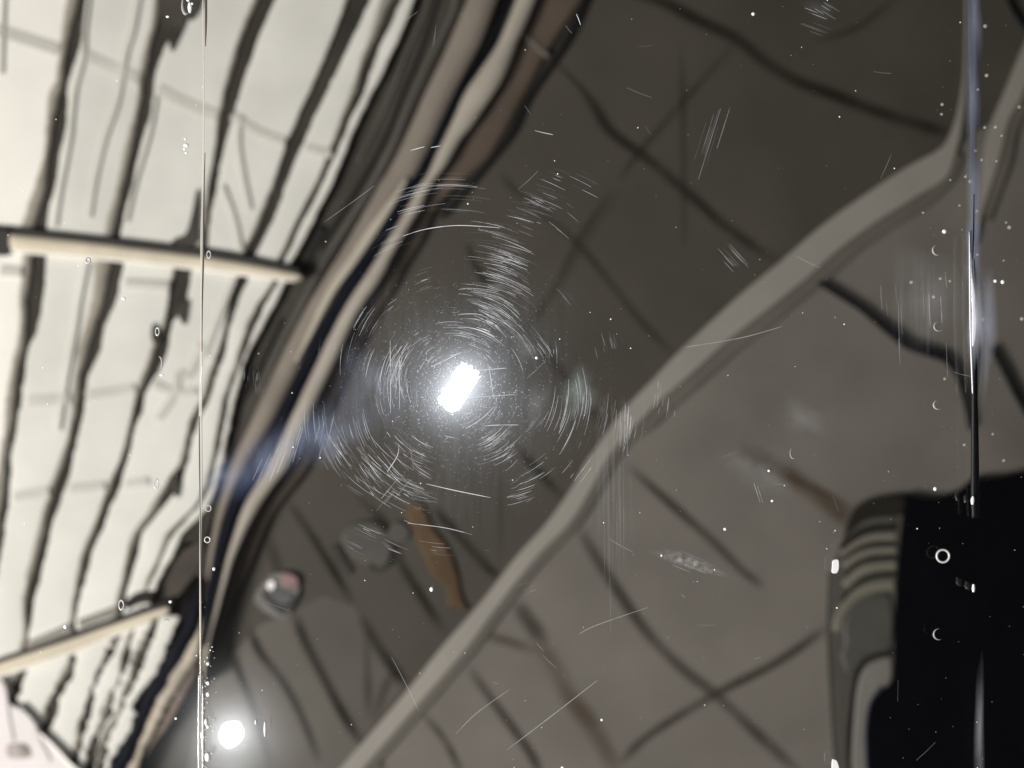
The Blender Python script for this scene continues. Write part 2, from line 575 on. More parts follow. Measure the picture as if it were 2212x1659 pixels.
# gaps: (y, left edge of the sloping side, left edge of the dark, right edge of the dark)
UP = [
    [(-40, 156, 178, 204), (0, 146, 167, 193), (60, 136, 155, 183), (100, 128, 146, 172), (140, 122, 138, 160), (170, 120, 134, 150), (200, 106, 127, 146), (250, 102, 116, 143), (300, 98, 107, 136), (350, 88, 104, 128), (400, 76, 101, 120), (450, 58, 84, 108), (500, 40, 70, 98), (520, 36, 66, 95)],
    [(-40, 334, 352, 425), (0, 330, 345, 412), (30, 328, 341, 400), (55, 324, 338, 390), (80, 317, 330, 368), (110, 310, 322, 352), (150, 304, 314, 338), (165, 300, 310, 334), (200, 300, 307, 332), (240, 292, 300, 328), (270, 282, 294, 318), (300, 273, 288, 309), (350, 262, 277, 297), (400, 250, 267, 287), (450, 238, 253, 271), (500, 226, 243, 262), (530, 222, 238, 256)],
    [(-40, 562, 576, 612), (0, 547, 558, 594), (50, 524, 535, 574), (100, 506, 515, 553), (150, 492, 500, 534), (200, 481, 487, 519), (250, 472, 477, 503), (300, 465, 469, 488), (350, 457, 460, 477), (400, 450, 453, 468), (450, 442, 446, 459), (500, 438, 441, 451), (555, 434, 437, 448)],
    [(-40, 762, 768, 815), (0, 744, 749, 797), (50, 728, 732, 776), (100, 709, 713, 753), (150, 688, 692, 730), (200, 666, 670, 705), (250, 641, 646, 681), (300, 618, 622, 658), (350, 602, 606, 638), (400, 586, 590, 618), (450, 566, 570, 598), (500, 545, 549, 577), (570, 512, 516, 541)],
    [(-40, 838, 860, 880), (0, 824, 846, 868), (50, 806, 822, 848), (100, 789, 801, 822), (150, 772, 783, 803), (200, 756, 766, 785), (250, 738, 745, 761), (300, 720, 726, 739), (350, 700, 705, 720), (400, 678, 683, 697), (450, 652, 657, 671), (500, 626, 631, 645), (585, 588, 592, 603)],
]
UP_END = [(-40, 912), (0, 893), (50, 873), (100, 852), (150, 827), (200, 801), (250, 777), (300, 753), (350, 735), (400, 715), (450, 689), (500, 662), (590, 614)]
MIDG = [
    [(545, 50, 69, 102), (560, 48, 67, 100), (600, 46, 64, 96), (650, 42, 58, 90), (690, 40, 55, 84), (720, 38, 53, 78), (740, 36, 50, 66), (770, 30, 45, 60), (800, 24, 40, 55), (850, 18, 35, 49), (900, 10, 27, 40), (1000, -4, 14, 25), (1100, -14, 4, 16), (1200, -30, -10, 2), (1450, -60, -50, -40)],
    [(560, 206, 240, 271), (575, 204, 240, 268), (600, 203, 233, 262), (650, 194, 221, 247), (700, 184, 205, 229), (750, 172, 190, 217), (800, 162, 175, 199), (850, 157, 168, 183), (900, 150, 162, 178), (950, 142, 152, 165), (1000, 124, 137, 155), (1050, 106, 121, 142), (1100, 92, 107, 126), (1152, 78, 92, 108), (1200, 66, 82, 99), (1250, 55, 68, 89), (1300, 48, 57, 70), (1350, 46, 54, 63), (1430, 42, 50, 58)],
    [(570, 374, 378, 420), (590, 372, 376, 415), (620, 364, 368, 412), (650, 360, 364, 404), (675, 357, 361, 388), (700, 353, 358, 369), (725, 342, 350, 366), (750, 326, 337, 363), (800, 310, 318, 346), (850, 293, 299, 315), (890, 283, 288, 309), (920, 277, 282, 294), (950, 270, 275, 290), (1000, 254, 261, 276), (1050, 233, 241, 261), (1100, 213, 222, 236), (1152, 192, 201, 217), (1200, 174, 182, 197), (1250, 166, 173, 186), (1300, 157, 162, 171), (1350, 152, 157, 166), (1400, 147, 152, 160)],
    [(590, 500, 508, 540), (610, 498, 503, 534), (650, 491, 495, 516), (700, 485, 488, 498), (750, 472, 476, 489), (800, 454, 458, 474), (850, 440, 446, 458), (880, 424, 431, 446), (900, 412, 418, 431), (950, 396, 403, 415), (1000, 384, 393, 404), (1050, 352, 362, 388), (1100, 322, 336, 350), (1152, 285, 296, 308), (1200, 270, 281, 298), (1250, 258, 269, 282), (1300, 246, 256, 267), (1350, 238, 248, 258)],
    [(600, 592, 594, 604), (615, 584, 588, 598), (650, 558, 563, 579), (700, 533, 538, 552), (750, 518, 522, 532), (800, 502, 507, 516), (850, 484, 489, 498), (900, 473, 478, 487), (1000, 455, 459, 468), (1050, 440, 446, 456), (1100, 412, 418, 428), (1152, 360, 366, 374), (1200, 340, 345, 352), (1250, 318, 322, 328), (1310, 300, 304, 310)],
]
MID_END = [(600, 625), (615, 612), (650, 594), (700, 567), (750, 543), (800, 522), (850, 509), (900, 496), (1000, 480), (1050, 468), (1100, 446), (1152, 391), (1200, 371), (1250, 342), (1310, 322)]
LOWG = [
    [(1430, 30, 42, 64), (1458, 24, 36, 57), (1488, 18, 29, 46), (1512, 14, 24, 37), (1600, 0, 8, 18), (1700, -20, -12, -4)],
    [(1395, 146, 152, 160), (1427, 140, 148, 162), (1458, 128, 136, 159), (1488, 114, 121, 150), (1519, 104, 112, 132), (1549, 95, 102, 119), (1580, 82, 89, 107), (1620, 66, 73, 90), (1700, 40, 46, 60)],
    [(1365, 236, 241, 265), (1378, 230, 235, 260), (1412, 222, 226, 247), (1458, 203, 208, 221), (1503, 190, 195, 208), (1534, 176, 181, 197), (1580, 169, 174, 182), (1610, 159, 165, 178), (1641, 149, 154, 171), (1700, 134, 140, 156)],
    [(1350, 288, 292, 298), (1370, 280, 284, 291), (1412, 268, 271, 278), (1458, 256, 260, 268), (1497, 238, 243, 252), (1534, 224, 229, 240), (1565, 208, 213, 224), (1610, 196, 200, 210), (1659, 188, 192, 202), (1700, 180, 184, 194)],
    [(1340, 330, 334, 344), (1372, 318, 322, 334), (1427, 290, 294, 306), (1473, 278, 282, 292), (1503, 262, 266, 277), (1549, 248, 252, 264), (1575, 230, 236, 250), (1610, 218, 224, 236), (1659, 210, 216, 226), (1700, 200, 206, 216)],
]
LOW_END = [(1330, 385), (1366, 374), (1396, 356), (1427, 343), (1458, 330), (1488, 305), (1519, 294), (1549, 286), (1580, 272), (1610, 255), (1641, 247), (1700, 226)]


def lerp_tab(tab, y, k):
    if y <= tab[0][0]:
        return tab[0][k]
    for a, b in zip(tab, tab[1:]):
        if y <= b[0]:
            t = (y - a[0]) / (b[0] - a[0])
            return a[k] + (b[k] - a[k]) * t
    return tab[-1][k]


def slats(gaps, end, y0f, y1f, amp, seed, left=-700):
    n = len(gaps)
    for i in range(n + 1):
        lt = gaps[i - 1] if i else None
        rt = gaps[i] if i < n else None
        ys = set()
        for t in (lt, rt, end if rt is None else None):
            if t:
                ys |= {r[0] for r in t}
        lo, hi = min(ys), max(ys)
        cnt = max(8, int((hi - lo) / 7))
        mb = MB()
        vs, fs = [], []
        prof = [0.0, 0.02, 0.06, 0.15, 0.32, 0.5, 0.68, 0.85, 0.95, 1.0]
        hgt = [0.72, 0.84, 0.90, 0.955, 0.99, 1.0, 0.985, 0.945, 0.90, 0.86]
        m = len(prof) + 3
        rows = 0
        for q in range(cnt + 1):
            y = lo + (hi - lo) * q / cnt
            a = amp * (1 + max(0, (y - 1250) / 200))
            xl = lerp_tab(lt, y, 3) + wob(seed + i, y, a) if lt else left
            if rt:
                xt = lerp_tab(rt, y, 1) + wob(seed + i + 20, y, a)
                xb = lerp_tab(rt, y, 2) + wob(seed + i + 40, y, a)
            else:
                xt = lerp_tab(end, y, 1) + wob(seed + i + 60, y, a)
                xb = xt + 3
            if amp > 4.2:
                jj = 7 * noise.noise(Vector((y * 0.11, seed + i * 3.0, 9.0)))
                xt += jj
                xb += jj
                xl += 7 * noise.noise(Vector((y * 0.11, seed + (i - 1) * 3.0, 9.0))) if lt else 0
            xl = min(xl, xt - 2)
            # keep clear of the bars
            ya = max(y, y0f(xl))
            row = [at(xl, y, ZB)]
            for t, h in zip(prof, hgt):
                row.append(at(xl + (xt - xl) * t, y, ZB + (ZS - ZB) * h))
            row.append(at(xb, y, ZB + (ZS - ZB) * 0.72))
            row.append(at(xb + 1, y, ZB))
            vs += row
            rows += 1
        mi = []
        for r in range(rows - 1):
            for j in range(m - 1):
                a = r * m + j
                mb.f.append((a, a + 1, a + m + 1, a + m))
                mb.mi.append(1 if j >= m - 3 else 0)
            mb.f.append((r * m, r * m + m, r * m + 2 * m - 1, r * m + m - 1))
            mb.mi.append(0)
        mb.f.append(tuple(range(m)))
        mb.mi.append(0)
        mb.f.append(tuple((rows - 1) * m + j for j in range(m)))
        mb.mi.append(0)
        mb.v = [tuple(v) for v in vs]
        mb.build('slat', [M_SLAT_LIT if i == 0 else M_SLAT, M_SLAT_SIDE], sp)


slats(UP, UP_END, lambda x: -99, lambda x: 999, 3.2, 1)
slats(MIDG, MID_END, lambda x: -99, lambda x: 999, 4.0, 5)
slats(LOWG, LOW_END, lambda x: -99, lambda x: 999, 4.5, 9)

# faint joints across the slats
ZJ = ZS + 0.0003
for p, wd in [([(-20, 60), (60, 86), (125, 108)], 15), ([(186, 120), (240, 145), (300, 170)], 14), ([(340, 192), (400, 222), (470, 252)], 13),
              ([(500, 250), (560, 285), (615, 306)], 10), ([(660, 318), (715, 335)], 10),
              ([(60, 868), (150, 862)], 13), ([(190, 855), (240, 848), (290, 838)], 12), ([(330, 830), (380, 848), (425, 846)], 10),
              ([(30, 1075), (105, 1062)], 12), ([(150, 1058), (225, 1050)], 11), ([(270, 1048), (320, 1040)], 10),
              ([(340, 905), (375, 850), (385, 808), (405, 812), (425, 770), (433, 745)], 9), ([(510, 590), (470, 690), (440, 770)], 7),
              ([(520, 250), (516, 320), (540, 455)], 5), ([(480, 400), (505, 470), (520, 540)], 5),
              ([(0, 585), (45, 588)], 12), ([(270, 612), (365, 618)], 10)]:
    ZJ += 0.00004
    line(p, wd * 1.7, ZJ, ZS - 0.001, profile=FLAT).build('joint', M_JOINT, sp, smooth=False)
M_JOINT2 = mat('slat_ridge', (0.565, 0.556, 0.508), 0.5, 0.1, 60)
for p, wd in [([(300, -20), (287, 60), (272, 110), (264, 150), (258, 190), (246, 240), (225, 300), (205, 380), (190, 470)], 11), ([(8, -20), (4, 90), (2, 160)], 6),
              ([(192, -20), (182, 60), (178, 130), (162, 190), (155, 250), (150, 300), (128, 420), (118, 490)], 7),
              ([(336, 210), (322, 290), (290, 400), (272, 480)], 5), ([(187, 570), (172, 640), (160, 720), (140, 830), (125, 930)], 9)]:
    ZJ += 0.00004
    line(p, wd, ZJ, ZS - 0.001, profile=FLAT).build('ridge', M_JOINT2, sp, smooth=False)

# cross bars
cb = line([(18, 522, 34), (150, 534, 32), (300, 550, 28), (450, 568, 26), (560, 585, 22), (652, 600, 14)], 30, 0.0195, ZB).build('cross_bar', M_BAR, sp)
line([(-30, 492, 12), (20, 497, 15), (150, 511, 16), (300, 528, 17), (450, 547, 20), (560, 566, 18), (650, 586, 12)], 16, 0.0185, ZB).build('shadow_line', M_BAR_DARK, cb)  # shadow above the bar drawn as a dark strip
prism([(-40, 494), (19, 494), (22, 548), (14, 553), (-40, 552)], 0.0198, ZB, inset=2, closed_smooth=False).build('end_block', M_BAR_DARK, cb)
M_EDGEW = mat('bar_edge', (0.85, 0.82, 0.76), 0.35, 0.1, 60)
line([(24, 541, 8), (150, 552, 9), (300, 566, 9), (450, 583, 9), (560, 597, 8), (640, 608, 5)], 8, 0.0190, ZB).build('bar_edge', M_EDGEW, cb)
cb = line([(-40, 1456, 26), (0, 1444, 27), (80, 1418, 28), (153, 1394, 29), (220, 1369, 26), (275, 1349, 22), (330, 1329, 20), (365, 1316, 12)], 26, 0.0195, ZB).build('cross_bar', M_BAR, sp)
line([(-40, 1440, 9), (0, 1426, 10), (80, 1399, 12), (153, 1373, 12), (220, 1350, 12), (275, 1331, 12), (330, 1313, 14), (375, 1300, 8)], 12, 0.0185, ZB).build('shadow_line', M_BAR_DARK, cb)  # dark strip drawn for the lower bar's shadow
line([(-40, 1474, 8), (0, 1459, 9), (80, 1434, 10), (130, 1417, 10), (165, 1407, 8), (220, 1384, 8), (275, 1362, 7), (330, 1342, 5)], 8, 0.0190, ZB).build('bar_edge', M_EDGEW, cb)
# grey shadow above the bars, laid on as darker strips
M_BAR_SHADOW = mat('bar_shadow', (0.24, 0.224, 0.2), 0.6, 0.15, 60)
line([(60, 1396, 20), (120, 1372, 24), (155, 1358, 26)], 24, ZS + 0.0012, ZS - 0.001).build('bar_shadow', M_BAR_SHADOW, cb)
line([(170, 1348, 18), (220, 1330, 20), (255, 1316, 18)], 18, ZS + 0.0012, ZS - 0.001).build('bar_shadow', M_BAR_SHADOW, cb)
line([(270, 1310, 20), (300, 1292, 26), (330, 1290, 26)], 20, ZS + 0.0012, ZS - 0.001).build('bar_shadow', M_DEEP, cb)
# dark notches eaten out of the slats
for pts in ([(425, 410), (430, 440), (428, 480), (421, 530), (372, 528), (378, 515), (400, 505), (412, 470)],
            [(345, -20), (432, -20), (430, 20), (415, 44), (404, 42), (395, 62), (380, 95), (370, 112), (366, 96), (358, 70), (344, 40)],
            [(402, 690), (398, 702), (392, 695), (386, 684), (380, 672), (394, 655), (406, 650)],
            [(330, 700), (340, 712), (345, 735), (332, 742), (326, 725)],
            [(380, 1025), (388, 1040), (384, 1075), (372, 1060), (362, 1046), (366, 1030)]):
    prism(pts, ZS + 0.0015, ZS - 0.001, inset=1.5).build('notch', mat('notch', (0.045, 0.0408, 0.0336), 0.7, 0.4, 90), sp)

# ------------------------------------------------------------------ layered trim between slats and tiles
db = empty('ribbed_board', 800, 350, 0.0, 'dark brown ribbed board narrowing downwards between the slats and the black band', 'board')
r = [(900, -40, 1110, -40), (884, 0, 1090, 0), (846, 100, 1040, 100), (797, 200, 985, 200), (748, 300, 936, 300), (710, 400, 880, 400), (656, 500, 820, 500), (614, 590, 750, 600), (560, 700, 690, 700),
     (517, 800, 642, 800), (492, 900, 592, 900), (476, 1000, 532, 1000), (462, 1100, 488, 1100), (446, 1180, 465, 1180), (420, 1240, 440, 1250)]
ribbon(r, 0.012, 0.003, amp=2, seed=3).build('board_face', M_SHADE, db)
prism([(436, 1170), (440, 1210), (425, 1240), (402, 1270), (378, 1300), (340, 1312), (322, 1300), (332, 1272), (344, 1244), (366, 1213), (388, 1190)], 0.013, 0.003, inset=3).build('board_foot', mat('board_foot', (0.0488, 0.0403, 0.0325), 0.7, 0.4, 60), db)
for p, m_ in [([(985, -30, 16), (979, 24, 16), (932, 119, 15), (895, 200, 14), (872, 254, 16), (840, 329, 18), (781, 436, 18), (729, 516, 16), (686, 591, 14), (640, 680, 16), (600, 760, 14), (560, 850, 12)], M_RIDGE),
              ([(930, -30, 9), (920, 20, 10), (880, 110, 9), (850, 190, 10), (810, 280, 9), (775, 350, 7)], M_RIDGE),
              ([(880, -30, 10), (862, 60, 10), (825, 160, 9), (790, 240, 8)], M_RIDGE),
              ([(1010, -30, 16), (1000, 24, 16), (955, 119, 16), (910, 215, 15), (893, 254, 16), (862, 329, 16), (805, 430, 16), (752, 516, 18), (708, 585, 16), (660, 680, 14), (620, 760, 12), (580, 850, 10)], M_DEEP),
              ([(955, -30, 12), (905, 119, 12), (870, 200, 12), (840, 280, 12), (800, 360, 14), (740, 460, 16), (690, 540, 16)], M_DEEP),
              ([(700, 490, 20), (670, 545, 22), (660, 575, 24), (640, 600, 18)], M_DEEP),
              ([(520, 870, 10), (548, 820, 14), (580, 750, 12), (610, 690, 8)], M_DEEP)]:
    line(p, 12, 0.0130, 0.008).build('groove' if m_ is M_DEEP else 'ridge', m_, db)

ts = []
r = [(1022, -40, 1090, -40), (1008, 0, 1076, 0), (965, 100, 1036, 100), (918, 200, 984, 200), (872, 300, 936, 300), (842, 360, 910, 360), (816, 400, 878, 400), (790, 450, 850, 450), (761, 500, 818, 500), (732, 550, 788, 550), (700, 600, 750, 600),
     (642, 700, 692, 700), (592, 800, 643, 800), (546, 900, 594, 900), (502, 1000, 535, 1000), (470, 1100, 489, 1100), (451, 1200, 463, 1200), (438, 1300, 442, 1300)]
o = ribbon(r, 0.0145, 0.003, amp=1.5, seed=4, profile=FLATTOP).build('trim_strip', mat('taupe_trim', (0.2048, 0.1792, 0.1504), 0.6, 0.12, 50))
tag(o, 'taupe trim strip on the slat side of the black band', 'trim')
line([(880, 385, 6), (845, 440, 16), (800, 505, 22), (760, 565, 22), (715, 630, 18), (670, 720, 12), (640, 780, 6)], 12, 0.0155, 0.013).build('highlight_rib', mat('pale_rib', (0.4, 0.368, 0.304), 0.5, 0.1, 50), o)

r = [(1112, -40, 1122, -40), (1098, 0, 1107, 0), (1074, 60, 1084, 60), (1055, 100, 1066, 100), (1020, 150, 1032, 150), (984, 200, 1000, 200), (955, 260, 972, 260), (935, 300, 953, 300), (910, 350, 931, 350), (893, 380, 916, 385), (874, 405, 902, 402), (846, 452, 876, 452), (814, 503, 845, 503), (784, 552, 815, 552), (748, 602, 784, 602),
     (718, 650, 750, 650), (689, 700, 722, 700), (640, 800, 674, 800), (591, 900, 628, 900), (531, 1000, 582, 1000), (505, 1050, 550, 1050), (486, 1100, 521, 1100), (462, 1200, 487, 1200), (441, 1300, 462, 1300), (430, 1400, 438, 1400)]
o = ribbon(r, 0.0165, 0.003, amp=1.8, seed=6).build('rubber_band', M_BLACK)
tag(o, 'long black rubber band running diagonally from the top edge to the seam', 'rubber seal')
r = [(430, 1255, 437, 1262), (408, 1300, 437, 1305), (394, 1335, 434, 1335), (382, 1366, 420, 1366), (363, 1396, 404, 1396), (349, 1427, 388, 1427), (333, 1458, 366, 1458), (309, 1488, 352, 1488), (298, 1519, 332, 1519), (288, 1549, 320, 1549), (274, 1580, 308, 1580), (256, 1610, 294, 1610), (248, 1641, 284, 1641), (227, 1665, 272, 1665), (196, 1730, 244, 1730)]
o = ribbon(r, 0.0165, 0.003, amp=6, seed=7, per=9).build('rubber_band', M_BLACK)
tag(o, 'short jagged black rubber band below the lower cream cross bar', 'rubber seal')

r = [(1124, -40, 1178, -40), (1108, 0, 1158, 0), (1085, 50, 1138, 50), (1067, 100, 1114, 100), (1028, 160, 1090, 165), (1000, 200, 1070, 200), (973, 260, 1028, 260), (953, 300, 997, 300), (931, 350, 968, 350), (914, 388, 936, 392), (906, 400, 926, 408), (902, 404, 921, 416), (880, 440, 912, 440), (845, 503, 878, 500), (815, 552, 848, 552), (784, 602, 822, 602),
     (750, 650, 790, 650), (722, 700, 760, 700), (674, 800, 714, 800), (628, 900, 668, 900), (582, 1000, 626, 1000), (550, 1050, 590, 1050), (521, 1100, 556, 1100), (487, 1200, 508, 1200), (462, 1300, 478, 1300), (440, 1400, 452, 1400), (436, 1480, 440, 1480)]
o = ribbon(r, 0.0145, 0.003, amp=1.5, seed=8, profile=FLATTOP).build('trim_strip', M_TRIM)
tag(o, 'pale grey trim strip between the long black band and the brown board', 'trim')
r = [(434, 1330, 438, 1330), (420, 1366, 434, 1366), (404, 1396, 432, 1400), (388, 1427, 420, 1427), (366, 1458, 398, 1458), (352, 1488, 382, 1488), (332, 1519, 366, 1519), (320, 1549, 352, 1549), (308, 1580, 334, 1580), (294, 1610, 318, 1610), (284, 1641, 304, 1641), (268, 1670, 292, 1670), (244, 1730, 264, 1730)]
o = ribbon(r, 0.0145, 0.003, amp=5, seed=9, profile=FLATTOP, per=9).build('trim_strip', mat('beige_trim', (0.4264, 0.3772, 0.3075), 0.6, 0.15, 60))
tag(o, 'jagged beige trim strip beside the short black rubber band', 'trim')

r = [(1178, -40, 1290, -40), (1158, 0, 1262, 0), (1114, 100, 1190, 105), (1070, 200, 1130, 215), (1028, 260, 1090, 290), (997, 300, 1060, 340), (968, 350, 1010, 385), (930, 405, 960, 430), (914, 440, 935, 460)]
o = ribbon(r, 0.008, 0.003, amp=1, seed=10).build('brown_board', M_BROWN)
tag(o, 'brown board in shade beside the pale grey trim, near the top edge', 'board')
line([(1262, -20, 26), (1215, 85, 26), (1130, 210, 26), (1095, 285, 26), (1045, 350, 24), (990, 420, 18), (950, 470, 12)], 22, 0.0062, 0.0022).build('shadow_edge', M_DEEP, o)  # shadow along the board's edge, drawn as a dark strip
line([(1128, 72, 12), (1160, 100, 12), (1185, 122, 12)], 12, 0.0088, 0.007).build('pale_joint', mat('pale_joint', (0.1275, 0.1125, 0.0938), 0.8, 0.1, 60), o)
r = [(914, 440, 940, 446), (878, 500, 915, 512), (848, 552, 880, 570), (822, 602, 850, 625), (790, 650, 815, 680), (760, 700, 784, 740), (714, 800, 740, 830), (668, 900, 700, 920), (626, 1000, 660, 1020), (556, 1100, 585, 1120), (508, 1200, 545, 1215), (478, 1300, 505, 1310), (452, 1400, 468, 1400)]
o = ribbon(r, 0.006, 0.0022, amp=2, seed=11).build('brown_board', mat('umber_board', (0.0615, 0.048, 0.0368), 0.7, 0.25, 40))
tag(o, 'narrow dark umber board following the grey trim down to the seam', 'board')
r = [(425, 1400, 434, 1400), (420, 1427, 432, 1427), (398, 1458, 424, 1460), (382, 1488, 408, 1488), (366, 1519, 394, 1519), (352, 1549, 378, 1549), (334, 1580, 356, 1580), (318, 1610, 332, 1610), (304, 1641, 316, 1641)]
o = ribbon(r, 0.012, 0.0022, amp=3, seed=12).build('brown_board', mat('tan_board', (0.1575, 0.1237, 0.1013), 0.7, 0.2, 40))
tag(o, 'small reddish tan board with jagged edge beside the beige trim', 'board')

# ------------------------------------------------------------------ small things lying on the dark tiles
M_OR = mat('orange_scrap', (0.0739, 0.0439, 0.019), 0.7, 0.3, 70)
R5 = lambda x, y: (438.9 + x * 0.4049, 987.5 + y * 0.4049)
pts = [R5(*p) for p in [(1095, 255), (1165, 250), (1200, 320), (1245, 400), (1300, 470), (1340, 560), (1362, 640), (1380, 740), (1412, 815), (1355, 800), (1308, 808), (1296, 700), (1232, 640), (1190, 560), (1150, 470), (1120, 390), (1082, 320)]]
o = prism(pts, 0.0036, 0.0024, inset=8).build('wood_scrap', M_OR)
tag(o, 'elongated orange brown scrap lying on dark tiles beside the pale strip', 'scrap')

kb = empty('metal_knob', 605, 1285, 0.002, 'small square metallic knob with a bright glint on the dark tiles', 'knob')
prism([R5(*p) for p in [(272, 770), (345, 640), (400, 612), (470, 615), (520, 650), (505, 750), (430, 868)]], 0.0040, 0.0024, inset=4, per=3).build('base', mat('knob_base', (0.1368, 0.1332, 0.1224), 0.5, 0.2, 80), kb)
prism([R5(*p) for p in [(312, 735), (335, 725), (420, 800), (500, 735), (504, 752), (425, 850)]], 0.0048, 0.0036, inset=1, per=2).build('shade_rim', mat('knob_rim', (0.022, 0.021, 0.021), 0.5, 0.2, 80), kb)
prism([R5(*p) for p in [(335, 700), (380, 690), (440, 715), (490, 735), (425, 795), (345, 740)]], 0.0045, 0.0036, inset=2, per=2).build('face', mat('knob_face', (0.075, 0.0735, 0.0713), 0.3, 0.2, 80, metal=0.3), kb)
prism([R5(*p) for p in [(408, 640), (450, 618), (500, 640), (508, 680), (480, 700), (430, 680)]], 0.0047, 0.0036, inset=2, per=3).build('pink_cap', mat('knob_cap', (0.1872, 0.1152, 0.1188), 0.4, 0.3, 150), kb)
o = prism([R5(*p) for p in [(340, 690), (350, 664), (368, 658), (384, 670), (380, 695), (360, 710)]], 0.0053, 0.0042, inset=2, per=3).build('highlight_spot', mat('knob_highlight', (0.9, 0.88, 0.88), 0.4, 0.03, 80, spec=0.8), kb)  # the knob's highlight, built as a white piece

o = empty('grey_knob', 790, 1180, 0.002, 'dull grey round knob lying beside the orange scrap', 'knob')
prism([R5(*p) for p in [(745, 400), (800, 350), (900, 340), (985, 400), (1010, 480), (990, 570), (930, 600), (860, 570), (780, 520), (740, 460)]], 0.0034, 0.0024, inset=8).build('disc', mat('grey_disc', (0.060, 0.056, 0.049), 0.6, 0.12, 60), o)
prism([R5(*p) for p in [(985, 420), (1010, 350), (1060, 345), (1105, 390), (1090, 440), (1030, 465)]], 0.0033, 0.0024, inset=5).build('lug', mat('grey_lug', (0.062, 0.058, 0.052), 0.6, 0.12, 60), o)
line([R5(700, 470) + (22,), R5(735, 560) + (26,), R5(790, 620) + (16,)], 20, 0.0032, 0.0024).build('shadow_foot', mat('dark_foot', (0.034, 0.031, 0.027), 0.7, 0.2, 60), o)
line([R5(880, 575) + (10,), R5(930, 608) + (12,), R5(1000, 560) + (10,)], 10, 0.0040, 0.0024).build('rim', mat('dark_rim', (0.0306, 0.0286, 0.0252), 0.7, 0.2, 60), o)

# ------------------------------------------------------------------ pale plastic tab, bottom corner
tb = empty('plastic_tab', 60, 1600, 0.0167, 'pale lavender moulded plastic tab with a rounded slot over the white slats', 'plastic tab')
M_TAB = mat('pale_plastic', (0.62, 0.59, 0.59), 0.35, 0.08, 50, coat=0.3)
prism([(-60, 1440), (0, 1461), (13, 1474), (18, 1513), (45, 1530), (73, 1552), (89, 1582), (115, 1612), (144, 1640), (190, 1680), (190, 1760), (-60, 1760)], 0.0192, 0.0167, inset=5, per=3).build('body', M_TAB, tb)
M_TABL = mat('plastic_line', (0.36, 0.335, 0.33), 0.4, 0.1, 80)
line([(0, 1468, 6), (12, 1490, 6), (20, 1550, 6), (30, 1600, 5)], 6, 0.0196, 0.0185).build('crease', M_TABL, tb)
line([(40, 1525, 5), (72, 1560, 6), (88, 1600, 6), (110, 1645, 5)], 6, 0.0196, 0.0185).build('crease', M_TABL, tb)
line([(86, 1585, 8), (115, 1612, 8), (150, 1650, 8), (180, 1675, 8)], 8, 0.0198, 0.0185).build('bright_rim', mat('plastic_rim', (0.88, 0.86, 0.82), 0.3, 0.03, 80), tb)
prism([(18, 1608), (52, 1606), (63, 1618), (66, 1636), (24, 1638), (15, 1628)], 0.0196, 0.0185, inset=2).build('slot', mat('slot_brown', (0.33, 0.29, 0.27), 0.4, 0.15, 80), tb)
prism([(40, 1612), (58, 1612), (62, 1626), (52, 1634), (42, 1626)], 0.0200, 0.0185, inset=2).build('slot_core', mat('slot_core', (0.2, 0.17, 0.15), 0.4, 0.15, 80), tb)

# ------------------------------------------------------------------ black container, bottom right
bc = empty('black_container', 2050, 1400, 0.0, 'black rounded container with a clear side showing reflected bands standing on pale tiles', 'container')
R6 = lambda x, y: (1755.6 + x * 0.4047, 987.5 + y * 0.4047)
M_BODY = mat('black_gloss', (0.0018, 0.002, 0.0032), 0.5, 0.2, 90, spec=0.06)
body = [R6(*p) for p in [(490, 205), (620, 222), (720, 205), (800, 160), (845, 120), (1000, 108), (1128, 80)]] + [(2420, 985), (2420, 1900), (1876, 1900), (1873, 1659), (1872, 1580), (1881, 1522), (1905, 1486), (1928, 1466), (1931, 1352), (1941, 1190), (1952, 1090)]
prism(body, 0.0062, 0.0006, inset=4, per=3).build('body', M_BODY, bc)
M_CASE = mat('smoky_side', (0.0713, 0.0682, 0.0595), 0.35, 0.12, 40, spec=0.4)
case = [R6(*p) for p in [(490, 206), (350, 216), (240, 250), (180, 330), (155, 450), (120, 530), (95, 620), (82, 850), (82, 1000), (97, 1300), (120, 1659)]] + [(1806, 1900), (1890, 1900), (1890, 1560), (1945, 1480), (1948, 1300), (1956, 1100)]
prism(case, 0.0044, 0.0006, inset=6, per=3).build('clear_side', M_CASE, bc)
M_BAND = mat('dark_band', (0.0168, 0.0147, 0.0112), 0.4, 0.2, 60)
M_PALEBAND = mat('pale_band', (0.156, 0.147, 0.12), 0.4, 0.1, 60)
prism([R6(*p) for p in [(485, 215), (350, 225), (245, 260), (190, 335), (165, 440), (200, 400), (300, 330), (440, 315), (480, 300)]], 0.0048, 0.0042, inset=3, per=3).build('dark_top', M_BAND, bc)
for k, (p, wd, m_) in enumerate([
        ([(450, 335), (330, 340), (240, 375), (160, 440)], 14, M_CASE),
        ([(450, 372), (320, 380), (230, 415), (150, 490)], 17, M_BAND),
        ([(450, 425), (320, 430), (230, 465), (155, 520)], 15, M_PALEBAND),
        ([(450, 462), (330, 465), (240, 490), (160, 545)], 9, M_BAND),
        ([(450, 497), (330, 502), (240, 530), (165, 580)], 15, M_PALEBAND),
        ([(450, 533), (330, 540), (250, 565), (170, 630)], 9, M_BAND),
        ([(450, 578), (330, 588), (250, 615), (170, 690)], 20, M_PALEBAND),
        ([(450, 622), (350, 628), (260, 660), (190, 715), (160, 770)], 10, M_BAND),
        ([(440, 680), (330, 692), (240, 730), (180, 790), (140, 860), (130, 930)], 22, M_PALEBAND)]):
    line([R6(*q) for q in p], wd, 0.0046 + 0.00006 * k, 0.0042).build('band', m_, bc)  # reflections of the slats, modelled as dark and pale strips
